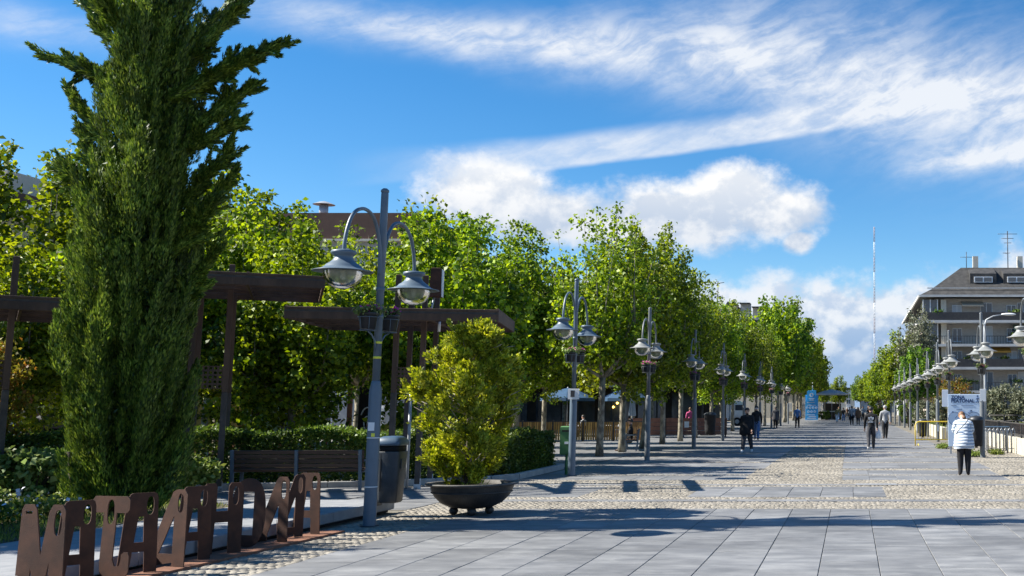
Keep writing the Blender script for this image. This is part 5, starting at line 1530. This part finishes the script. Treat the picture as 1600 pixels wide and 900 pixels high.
# ochre wall and brick pillar fence
ow = thing('ochre_wall', (-35, 45, 0), 'ochre yellow building front behind a brick pillar fence', 'building')
MB().box((2.2, 2, 1.9), (13, 4, 3.6)).build('wall', 'ochre', ow)
MB().box((2.2, 1.9, 3.8), (13.4, 4.4, .3)).build('roof', 'galv', ow)
MB().box((4.6, -.03, 2.2), (.5, .05, .26)).build('number_plate', 'tape', ow)
bf = thing('brick_fence', (-34, 42, 0), 'red brick pillar fence with dark mesh panels before the ochre wall', 'fence')
for i in range(9):
    MB().box((-6 + i * 1.5, 0, .72), (.3, .3, 1.5)).build('pillar', 'brick_red', bf)
    MB().box((-6 + i * 1.5 + .75, 0, .95), (1.18, .04, .95)).build('mesh_panel', 'rail_dark', bf)
    MB().box((-6 + i * 1.5 + .75, 0, .22), (1.19, .24, .44)).build('base_wall', 'brick_red', bf)
# rooftop seen above the promenade trees
rt_ = thing('rooftop_block', (-14.6, 172, -.6), 'block with grey rooftop boxes showing above the promenade trees', 'building')
MB().box((-2, 6, 7.8), (12, 12, 15.6)).build('wall', 'cream', rt_)
MB().box((-2, 6, 15.8), (12.6, 12.6, .4)).build('roof', 'slate', rt_)
for (x, z, w, h) in ((-4.2, 17.2, 1.6, 2.4), (-2.2, 17.3, 1.5, 2.6), (-.4, 17.0, 1.2, 2.0), (1.0, 16.8, .9, 1.8), (2.4, 16.6, 1.3, 1.4)):
    MB().box((x, .9, z), (w, 2.0, h)).build('roof_box', 'plaster' if int(z * 10) % 2 else 'cream', rt_)
    MB().box((x, -.15, z + h / 2), (w + .2, 2.4, .12)).build('roof_box_lid', 'dark_metal', rt_)
MB().add([(-7, 0, 16), (-1.5, 0, 17.2), (-5, 0, 19.0), (-7, 4, 16), (-1.5, 4, 17.2), (-5, 4, 19.0)], [(0, 1, 2), (1, 4, 5, 2), (0, 2, 5, 3)]).build('roof_gable', 'slate', rt_)
MB().tube([(-6.6, 0, 16), (-6.6, 0, 22.2)], .07, 6).tube([(-7.1, 0, 21.8), (-5.6, 0, 22.0)], .05, 4).tube([(-7.0, 0, 19.8), (-6.0, 0, 19.8)], .05, 4).build('aerial', 'dark_metal', rt_)
block('apartment_block', (-16.5, 196, 0), (14, 60, 13), 'cream', 'slate', 'cream block beyond the plane trees at the promenade end')
block('apartment_block', (15.2, 196, 0), (11, 50, 13), 'plaster', 'brick_red', 'pale block with bay windows behind the slate roofed apartments')
block('end_block', (-12, 345, 0), (26, 20, 7), 'cream', 'slate', 'pale building closing the far end of the promenade, by the left trees')
block('end_block', (14, 350, 0), (22, 20, 8), 'plaster', 'brick_red', 'white building closing the far end, below the radio mast')
block('distant_block', (60, 240, 0), (40, 30, 12), 'cream', 'slate', 'far block hidden behind the lawn trees', 3)
# dense distant tree line
for i in range(26):
    x = -150 + i * 12 + random.uniform(-3, 3)
    if -20 < x < 12: continue
    tm, cm = FT[i % 3]
    tree_thing('distant_tree', (x, 330 + random.uniform(-20, 20), 0), tm, cm, 'hazy distant tree in the line that closes the view', 'distant tree line', i, 1.3)

# radio mast
rm = thing('radio_mast', (9.6, 452, 0), 'very tall thin red and white radio mast', 'mast')
nseg = 12; HT = 77.0
for i in range(nseg):
    z0_, z1_ = HT * i / nseg, HT * (i + 1) / nseg
    m = MB(); q = .32
    cs_ = [(q, 0), (-q / 2, q * .87), (-q / 2, -q * .87)]
    for (a, b_) in cs_: m.tube([(a, b_, z0_), (a, b_, z1_)], .085, 5)
    for j in range(5):
        za = z0_ + (z1_ - z0_) * j / 5; zb = z0_ + (z1_ - z0_) * (j + 1) / 5
        for k_ in range(3):
            p, p2 = cs_[k_], cs_[(k_ + 1) % 3]; m.tube([(*p, za), (*p2, zb)], .045, 4)
    m.build('mast_section', 'mast_red' if i % 2 else 'white_plastic', rm)

# ------------------------------------------------------------------ right hand side: wall, railings, sign, barrier
lw = thing('low_wall', (0, 0, 0), 'low cream wall with dark railing along the lawn', 'wall')
for a, b_ in path_samples([(6.15, 37.5), (6.35, 60)], 2.25):
    c_ = (a + b_) / 2; L_ = (b_ - a).length; th = math.atan2((b_ - a).y, (b_ - a).x)
    MB().box((0, 0, .28), (L_ - .01, .22, .60), bev=.012).build('wall_section', 'low_wall', lw, (c_.x, c_.y, 0), th)
    rl = MB().box((0, 0, 1.10), (L_, .05, .05)).build('top_rail', 'rail_dark', lw, (c_.x, c_.y, 0), th)
    m = MB().box((0, 0, .70), (L_, .035, .035))
    for x in np.arange(-L_ / 2 + .12, L_ / 2, .15): m.box((x, 0, .89), (.018, .018, .39))
    m.build('balusters', 'rail_dark', rl)
    MB().box((-L_ / 2 + .02, 0, .84), (.06, .06, .52)).build('rail_post', 'rail_dark', rl)
lw2 = thing('low_wall', (0, 0, 0), 'cream planter wall below the small olive trees', 'wall')
for a, b_ in path_samples([(4.95, 58), (4.95, 82)], 3.0):
    MB().box((a.x, (a.y + b_.y) / 2, .30), (.3, (b_ - a).length - .012, .66), bev=.015).build('wall_section', 'low_wall', lw2)
MB().box((8.0, 58.1, .30), (6.0, .3, .66), bev=.015).build('end_wall', 'low_wall', lw2)
lawn = MB().box((13.0, 72, .18), (15.6, 26, .36)); tag(lawn.build('lawn_bed', 'soil'), kind='structure')
def lawnfn(r, n): return np.column_stack([r.uniform(5.3, 20.5, n), r.uniform(59.2, 84.5, n)])
tag(obj('lawn_grass', tuft_field('lawn_grass', lawnfn, 34000, .24, 'leaf_grass', .35, .6, .22, 12)), 'mown grass of the raised lawn behind the railing', 'grass', kind='stuff')
yard = MB().add([(6.3, 36, -.012), (30, 36, -.012), (30, 59.5, -.012), (6.3, 59.5, -.012)], [(0, 1, 2, 3)])
tag(yard.build('yard', 'pavers'), kind='structure')
lf_ = thing('lawn_fence', (0, 60.2, 0), 'thin dark rail fence at the lawn edge', 'fence')
for z in (.95, 1.25): MB().tube([(5.5, 0, z), (20, 0, z)], .03, 6).build('rail', 'rail_dark', lf_)
for x in np.arange(5.5, 20.1, 1.45): MB().box((x, 0, .8), (.06, .06, .95)).build('post', 'rail_dark', lf_)
w3 = thing('low_wall', (0, 0, 0), 'pale kerb wall of the lawn beneath the brown loungers', 'wall')
for k_ in range(6): MB().box((9.2 + k_ * 2.2, 56.9, .27), (2.19, .35, .54), bev=.015).build('wall_section', 'low_wall', w3)
for i, x in enumerate((8.4, 10.1)):
    o = bench('bench', (x, 55.8, 0), R(-25), 1.1, ('brown slatted seat beside the lamp by the lawn wall', 'brown slatted seat further along the lawn wall')[i], 2, 'brick_red')
# hooped barrier
def hoop_barrier(loc, rz, w, h, n, mat_, label, pitch):
    o = thing('hoop_barrier', loc, label, 'barrier', rz)
    for i in range(n):
        x = i * pitch
        MB().tube([(x, 0, -.02), (x, 0, h - .16), (x + .03, 0, h - .06), (x + pitch * .42, 0, h), (x + pitch * .8 - .03, 0, h - .06), (x + pitch * .8, 0, h - .16), (x + pitch * .8, 0, -.02)], .018, 6).build('hoop', mat_, o)
    MB().tube([(0, .02, .16), (n * pitch, .02, .16)], .016, 6).build('rail', mat_, o)
    return o
hoop_barrier((4.95, 40.8, 0), R(8), 1.2, .92, 8, 'galv', 'grey hooped guard barrier right of the lamp with the bin', .15)
tb_ = thing('cafe_table', (5.7, 43.2, 0), 'small table with blue top behind the hooped barrier', 'table')
MB().box((0, 0, .92), (1.0, .6, .05), bev=.01).build('table_top', 'bin_lid', tb_)
for x in (-.42, .42): MB().box((x, 0, .45), (.05, .5, .9)).build('leg', 'galv', tb_)

sg_ = thing('notice_board', (3.65, 40.2, 0), 'pale blue pedestrian zone notice board with walking figure', 'sign')
MB().box((.55, 0, 1.22), (1.28, .05, 1.9), bev=.008).build('board', 'sign_face', sg_)
MB().box((-.20, -.0, 2.02), (.22, .03, .62), bev=.006).build('side_tab', 'sign_white', sg_)
for x in (.0, 1.1): MB().box((x, .05, 1.05), (.07, .05, 2.2)).build('post', 'galv', sg_)
def put_text(parent, body, size, loc, mat_, bold=.006):
    o = obj('lettering', textmesh(body, size, mat_, .002, bold), parent, loc); o.rotation_euler = (PI / 2, 0, 0); return o
put_text(sg_, 'ZONA', .17, (-.02 + .04, -.030, 2.00), 'sign_ink', .008); put_text(sg_, 'PEATONAL', .17, (.02, -.030, 1.87), 'sign_ink', .008)
for (x, z, w) in ((.12, 1.76, .2), (.62, 1.755, .45)): MB().box((x, -.03, z), (w, .006, .014)).build('print_line', 'sign_ink', sg_)
fg = MB()      # walking figure pictogram, bicycle and arrow
fg.tube([(.99, -.028, 2.10), (.99, -.036, 2.10)], .03, 10)
for a, b_ in (((.985, 2.06), (.985, 1.96)), ((.985, 1.96), (1.03, 1.86)), ((.985, 1.96), (.935, 1.86)), ((.985, 2.04), (1.05, 1.98)), ((.985, 2.04), (.93, 1.99))):
    fg.tube([(a[0], -.031, a[1]), (b_[0], -.031, b_[1])], .014, 6)
fg.build('walking_figure', 'sign_ink', sg_)
for cx in (.15, .85):
    MB().tube([(cx + .24 * math.cos(t), -.031, 1.28 + .24 * math.sin(t)) for t in np.linspace(0, 2 * PI, 25)], .008, 5, cap=False).build('bicycle_wheel_mark', 'sign_ink', sg_)
for a, b_ in (((.2, 1.62), (.42, 1.62)), ((.62, 1.48), (.78, 1.58)), ((.70, 1.585), (.78, 1.58)), ((.77, 1.50), (.78, 1.58)), ((.15, 1.28), (.4, 1.55)), ((.4, 1.55), (.85, 1.28))):
    MB().tube([(a[0], -.031, a[1]), (b_[0], -.031, b_[1])], .009, 5).build('print_line', 'sign_ink', sg_)
MB().tube([(.08, -.03, 1.52), (.08, -.038, 1.52)], .03, 10).build('print_dot', 'sign_ink', sg_)

yb = thing('barrier', (2.82, 48.3, 0), 'yellow metal crowd barrier standing at the notice board', 'barrier', R(6))
MB().tube([(0, 0, .0), (0, 0, .9), (.06, 0, 1.02), (.16, 0, 1.06), (2.0, 0, 1.06), (2.1, 0, 1.02), (2.14, 0, .9), (2.14, 0, 0)], .024, 8).build('frame', 'yellow_paint', yb)
MB().tube([(0, 0, .28), (2.14, 0, .28)], .022, 8).build('lower_rail', 'yellow_paint', yb)
for x in np.arange(.15, 2.1, .133): MB().tube([(x, 0, .28), (x, 0, 1.05)], .009, 5).build('bar', 'yellow_paint', yb)
for x in (.12, 2.02): MB().tube([(x, -.26, .0), (x, -.22, .04), (x, 0, .10), (x, .22, .04), (x, .26, .0)], .018, 6).build('foot', 'yellow_paint', yb)
for x in (1.02, 1.55): MB().box((x, .03, .78), (.28 if x > 1.2 else .17, .008, .30)).build('paper', 'white_plastic', yb)
hoop_barrier((5.05, 52.6, 0), R(84), 3.5, .95, 14, 'bench_wood', 'brown hooped guard rail behind the yellow barrier', .25)
# weeds at the pole foot
for i, (x, y) in enumerate(((3.75, 45.2), (4.3, 38.0), (5.2, 39.6))):
    sh = shrub('weed', (x, y, 0), .22, .16, 300, 'leaf_grass', ('weeds at the foot of the barrier', 'weeds beside the lamp foot with the bin', 'weeds at the hooped barrier')[i], 500 + i, .07, 'weed', 3)

# ------------------------------------------------------------------ people
def person(loc, heading, H, look, label, pose='walk', phase=0.0, hair='hair_dark', bow=0.0, coat=0.0, bulk=1.0, skirt=False, elbows=0.0, seat=False):
    """one continuous body grown from a jointed skeleton; look = top, sleeves, legs, shoes"""
    top, leg, shoe = look
    mats = ['skin', top, leg, shoe]
    o = thing('person', loc, label, 'person', heading)
    k_ = H / 1.75
    V = []; E_ = []; Rr = []; Bm = []
    def vert(p, r_): V.append(Vector(p) * k_); Rr.append(r_ * k_); return len(V) - 1
    def edge(a, b_, m): E_.append((a, b_)); Bm.append(m)
    b_ = bulk
    if seat: hipz = .50
    else: hipz = .93
    lean = bow * .35
    hip = vert((0, 0, hipz), .135 * b_)
    wst = vert((0, .02 + lean * .2, hipz + .17), .125 * b_); chest = vert((0, .01 + lean * .5, hipz + .37), .150 * b_)
    sho = vert((0, -.01 + lean * .75, hipz + .50), .11 * b_)
    nck = vert((0, .0 + lean * .95, hipz + .575), .052)
    hb = vert((0, .03 + lean * 1.2 + bow * .05, hipz + .645 - bow * .02), .072); hm = vert((0, .03 + lean * 1.35 + bow * .10, hipz + .715 - bow * .05), .086); ht = vert((0, .015 + lean * 1.4 + bow * .14, hipz + .79 - bow * .07), .062)
    edge(hip, wst, 1); edge(wst, chest, 1); edge(chest, sho, 1); edge(sho, nck, 0); edge(nck, hb, 0); edge(hb, hm, 0); edge(hm, ht, 0)
    sw = math.sin(phase) if pose == 'walk' else 0
    hands = []
    for s_ in (-1, 1):
        f = sw * s_
        hp = vert((s_ * .09, 0, hipz - .05), .112 * b_)
        if seat:
            kn = vert((s_ * .11, .42, .50), .068); ank = vert((s_ * .12, .46, .09), .048); toe = vert((s_ * .13, .62, .045), .035)
        else:
            kn = vert((s_ * .10, f * .17 + .02, .50), .084 * (1 + .4 * (b_ - 1)))
            ank = vert((s_ * .10, f * .34 - (.10 if f < 0 else 0), .10 + (.05 if f < -.3 else 0)), .066 * (1 + .4 * (b_ - 1))); toe = vert((s_ * .12, f * .34 + .13 - (.08 if f < 0 else 0), .04), .036)
        heel = vert((V[ank].x / k_, V[ank].y / k_ - .035, .045 + (.05 if f < -.3 else 0)), .038)
        edge(hip, hp, 2 if not coat else 1); edge(hp, kn, 2); edge(kn, ank, 2); edge(ank, toe, 3); edge(ank, heel, 3)
        sh = vert((s_ * .185 * (1 + .3 * (b_ - 1)), lean * .75 - .01, hipz + .475), .068 * b_)
        if seat or elbows:
            el_ = vert((s_ * .25, .05 + lean * .6, hipz + .24), .054 * b_); wr = vert((s_ * .12, .27 + lean, hipz + .20 + .10 * elbows), .036); hd = vert((s_ * .08, .34 + lean, hipz + .22 + .12 * elbows), .036)
        else:
            el_ = vert((s_ * .245, -f * .10 - .02, hipz + .20), .054 * b_); wr = vert((s_ * .255, -f * .20 + .04, hipz - .04), .036); hd = vert((s_ * .25, -f * .22 + .06, hipz - .12), .036)
        edge(sho, sh, 1); edge(sh, el_, 1); edge(el_, wr, 1); edge(wr, hd, 0)
        hands.append((V[hd].copy(), (V[hd] - V[wr]).normalized(), s_))
    me = bpy.data.meshes.new('body'); me.from_pydata([tuple(v) for v in V], E_, [])
    tmp = bpy.data.objects.new('body', me); COL.objects.link(tmp)
    sk = tmp.modifiers.new('s', 'SKIN'); sk.use_smooth_shade = True; sk.branch_smoothing = .4
    ss = tmp.modifiers.new('d', 'SUBSURF'); ss.levels = 2; ss.render_levels = 2
    for i, d_ in enumerate(me.skin_vertices[0].data):
        rx = Rr[i]
        flat = 1.0
        if i in (hip, wst, chest, sho): d_.radius = (rx * 1.0, rx * 1.18) if False else (rx * 1.12, rx * .86)
        else: d_.radius = (rx, rx)
        d_.use_root = i == hip
    dg = bpy.context.evaluated_depsgraph_get()
    nm = bpy.data.meshes.new_from_object(tmp.evaluated_get(dg))
    bpy.data.objects.remove(tmp)
    # colour faces by nearest bone
    nm.materials.clear()
    for m in mats: nm.materials.append(M[m])
    co = np.array([p.center for p in nm.polygons]); best = np.full(len(co), 1e9); mi = np.zeros(len(co), int)
    for (a, c_), m_ in zip(E_, Bm):
        A1, B1 = np.array(V[a]), np.array(V[c_]); ab = B1 - A1; t = np.clip(((co - A1) @ ab) / (ab @ ab), 0, 1)
        rad_ = Rr[a] * (1 - t) + Rr[c_] * t
        d_ = np.linalg.norm(co - (A1 + t[:, None] * ab), axis=1) - rad_
        up_ = d_ < best; best[up_] = d_[up_]; mi[up_] = m_
    nm.polygons.foreach_set('material_index', mi); nm.polygons.foreach_set('use_smooth', np.ones(len(co), bool))
    # fingers, nose and ears join the same body mesh
    ex = MB()
    for p, d_, s_ in hands:
        sd = d_.cross(Vector((0, 0, 1))); sd = sd.normalized() if sd.length > .1 else Vector((0, 1, 0))
        pn = d_.cross(sd).normalized()
        for j in range(4):
            b0 = p + sd * (j - 1.5) * .017 * k_ + d_ * .018 * k_; L_ = (.062, .074, .070, .055)[j] * k_
            ex.tube([b0, b0 + d_ * L_ * .55 + pn * .004, b0 + d_ * L_ * .92 + pn * .02 * k_], [.0085 * k_, .008 * k_, .006 * k_], 5)
        b0 = p - sd * .028 * k_
        ex.tube([b0, b0 - sd * .022 * k_ + d_ * .025 * k_, b0 - sd * .018 * k_ + d_ * .052 * k_], [.010 * k_, .009 * k_, .007 * k_], 5)
    hc = V[hm]
    ex.ball(hc + Vector((0, .088 * k_, -.008)), (.014 * k_, .022 * k_, .026 * k_), 8, 6)
    for s_ in (-1, 1): ex.ball(hc + Vector((s_ * .083 * k_, -.005, -.01)), (.012 * k_, .022 * k_, .032 * k_), 8, 6)
    import bmesh
    bm = bmesh.new(); bm.from_mesh(nm); tm_ = ex.mesh('x', 'skin'); bm.from_mesh(tm_); bm.to_mesh(nm); bm.free()
    nm.name = 'body'
    body = obj('body', nm, o)
    # hair cap, eyes
    hm_ = MB(); hc2 = (V[hm] + V[ht]) / 2
    n1_, n2_ = 14, 8; vs = []; fs = []
    for i in range(n2_ + 1):
        ph = (PI * .62) * i / n2_
        for j in range(n1_):
            th = 2 * PI * j / n1_; back = .5 - .5 * math.sin(th)
            ph2 = ph * (.72 + .42 * back)
            vs.append((hc2.x + .098 * k_ * math.sin(ph2) * math.cos(th), hc2.y - .008 + .108 * k_ * math.sin(ph2) * math.sin(th), hc2.z - .012 + .105 * k_ * math.cos(ph2)))
    for i in range(n2_):
        for j in range(n1_): fs.append((i * n1_ + j, i * n1_ + (j + 1) % n1_, (i + 1) * n1_ + (j + 1) % n1_, (i + 1) * n1_ + j))
    hm_.add(vs, fs, True); hm_.build('hair', hair, o)
    ey = MB()
    for s_ in (-1, 1): ey.ball(hc + Vector((s_ * .032 * k_, .080 * k_, .018 * k_)), .011 * k_, 8, 6)
    ey.build('eyes', 'void', o)
    if coat:                                 # coat skirt hanging over the hips
        rings = []
        for (z, w, d_) in ((hipz + .38, .165, .14), (hipz + .20, .185, .150), (hipz + .02, .20, .165), (hipz - coat * .5, .21, .172), (hipz - coat * .93, .208, .170), (hipz - coat, .19, .158)):
            rings.append([(math.cos(t) * w * k_ * b_, math.sin(t) * d_ * k_ * b_ + .008 + lean * max(0, z - hipz), (z + .012 * math.sin(t * 3)) * k_) for t in np.linspace(0, 2 * PI, 25)[:-1]])
        loft(MB(), rings, False, True).build('coat', top, o)
    o['skel'] = 0; del o['skel']
    return o, V, k_


w_, V, k_ = person((2.80, 27.25, 0), 0.0, 1.62, ('quilt_stripes', 'cloth_black', 'shoe'), 'woman in striped pale quilted jacket looking down beside the lamp', 'stand', hair='hair_brown', bow=.9, coat=.20, bulk=1.34, elbows=1.0)
MB().tube([(-.20, -.02, 1.05), (-.08, -.165, 1.20), (.05, -.16, 1.33), (.12, -.02, 1.42), (.05, .12, 1.40)], .011, 6).build('bag_strap', 'cloth_charcoal', w_)
MB().ball((.0, -.085, 1.44), (.05, .045, .05), 10, 8).build('hair_bun', 'hair_brown', w_)
h_, V, k_ = person((.79, 43.8, 0), 0.0, 1.70, ('cloth_black', 'cloth_charcoal', 'shoe_white'), 'person in black hoodie with white emblem carrying a white bag', 'walk', 1.1, bulk=1.22)
# white emblem on the hoodie back: three leaves cut by stripes, with a word below
lg = MB()
for a in (-.62, 0, .62):
    for k2 in range(9):
        t0_, t1_ = k2 / 9, (k2 + 1) / 9
        if k2 in (2, 4): continue
        w0_, w1_ = .052 * math.sin(PI * (.12 + .82 * t0_)), .052 * math.sin(PI * (.12 + .82 * t1_))
        L_ = .17
        def P_(t, w): return (math.sin(a) * t * L_ + math.cos(a) * w, 0, math.cos(a) * t * L_ - math.sin(a) * w)
        lg.add([P_(t0_, -w0_), P_(t0_, w0_), P_(t1_, w1_), P_(t1_, -w1_)], [(0, 1, 2, 3)])
lg.build('emblem', 'white_plastic', h_, (0, -.172, 1.16))
e_ = put_text(h_, 'adidas', .085, (-.125, -.176, 1.09), 'white_plastic', .003)
bag = thing('shopping_bag', (1.08, 43.82, .42), 'white plastic shopping bag hanging from the hand of the person in the hoodie', 'bag')
loft(MB(), [ring(.14, .10, 0, q=.6), ring(.22, .15, .06, q=.6), ring(.22, .15, .22, q=.6), ring(.12, .06, .34, q=.6), ring(.03, .03, .43, q=.6)]).build('sack', 'white_plastic', bag)
MB().tube([(0, -.02, .40), (0, 0, .47), (0, .02, .40)], .008, 5).build('handle', 'white_plastic', bag)
person((1.81, 58.6, 0), .1, 1.78, ('cloth_grey', 'cloth_black', 'shoe'), 'grey haired man in pale grey jacket walking away', 'walk', 2.2, 'hair_grey', bulk=1.2)
person((-3.87, 40.8, 0), PI - .2, 1.66, ('cloth_black', 'cloth_charcoal', 'shoe_white'), 'person in bulky black coat walking in the tree shade', 'walk', .8, coat=.22, bulk=1.45)
mk, V, k_ = person((-4.87, 56.4, 0), PI, 1.74, ('cloth_black', 'cloth_denim', 'shoe'), 'person in dark jacket, jeans and pale face mask walking towards the square', 'walk', -1.0, bulk=1.15)
loft(MB(), [ring(.12, .10, 1.585, 0, .045, .5, 14), ring(.15, .15, 1.62, 0, .04, .5, 14), ring(.16, .165, 1.66, 0, .035, .5, 14)]).build('face_mask', 'cloth_white', mk)
person((-5.94, 86, 0), .1, 1.72, ('cloth_charcoal', 'cloth_black', 'shoe'), 'dark clothed figure standing among the lamps by the trees', 'stand', coat=.25, bulk=1.3)
person((-4.35, 88.5, 0), .0, 1.76, ('cloth_blue', 'cloth_black', 'shoe'), 'figure in dark blue top left of the blue totem', 'walk', 1.3, bulk=1.2)
person((-1.57, 121, 0), .2, 1.60, ('cloth_olive', 'cloth_white', 'shoe'), 'figure in olive jacket and pale trousers far along the promenade', 'walk', .7, bulk=1.2)
person((.06, 104.5, 0), .0, 1.78, ('cloth_grey', 'cloth_black', 'shoe'), 'man in grey-brown jacket walking in a pair', 'walk', 1.4, bulk=1.3)
person((.66, 104.2, 0), .0, 1.66, ('cloth_brown', 'cloth_black', 'shoe'), 'woman in brown coat walking in a pair', 'walk', -1.0, coat=.25, bulk=1.15)
person((-10.5, 71.4, 0), .3, 1.66, ('cloth_pink', 'cloth_beige', 'shoe'), 'person in pink jacket and beige trousers under the trees', 'walk', .9, 'hair_brown', bulk=1.15)
person((-8.62, 42.9, -.05), R(-80) + PI, 1.7, ('cloth_black', 'cloth_charcoal', 'shoe'), 'dark clothed person sitting on the bench among the trunks', 'sit', seat=True, bulk=1.15)
person((-15.0, 34.2, .62), R(90), 1.05, ('cloth_white', 'cloth_denim', 'shoe'), 'small dark haired child in white at the yellow slide', 'stand', hair='hair_brown')
person((-14.9, 61.0, -.03), 1.2, 1.7, ('cloth_grey', 'cloth_black', 'shoe'), 'seated guest in grey behind the striped terrace fence', 'sit', seat=True)
person((-12.4, 59.2, -.03), 2.2, 1.7, ('cloth_white', 'cloth_denim', 'shoe'), 'seated guest in white near the plane trunks on the terrace', 'sit', seat=True)
crowd = [(-.9, 128, 'cloth_black', 'figure in black beside the kiosk'), (-.2, 139, 'cloth_charcoal', 'figure in charcoal coat further up the promenade'), (.5, 150, 'cloth_blue', 'figure in blue far up the promenade'),
         (1.4, 133, 'cloth_grey', 'figure in grey far up beside the planter row'), (2.2, 146, 'cloth_white', 'figure in white far up by the right trees'), (-.6, 160, 'cloth_brown', 'figure in brown far up the promenade'),
         (1.0, 168, 'cloth_black', 'tiny figure in black near the promenade end'), (1.9, 118, 'cloth_black', 'figure in black walking near the far lamps'), (2.6, 165, 'cloth_beige', 'tiny figure in beige by the right trees'), (.2, 180, 'cloth_charcoal', 'tiny charcoal figure near the promenade end'), (-1.6, 142, 'cloth_olive', 'figure in dark green at the kiosk')]
for i, (x, y, c_, lb) in enumerate(crowd):
    person((x, y, 0), (i % 3) * .5 + (PI if i % 2 else 0), 1.62 + .05 * (i % 4), (c_, 'cloth_black' if i % 2 else 'cloth_denim', 'shoe'), lb, 'walk', i * .9, ('hair_dark', 'hair_brown', 'hair_grey')[i % 3], bulk=1.2)
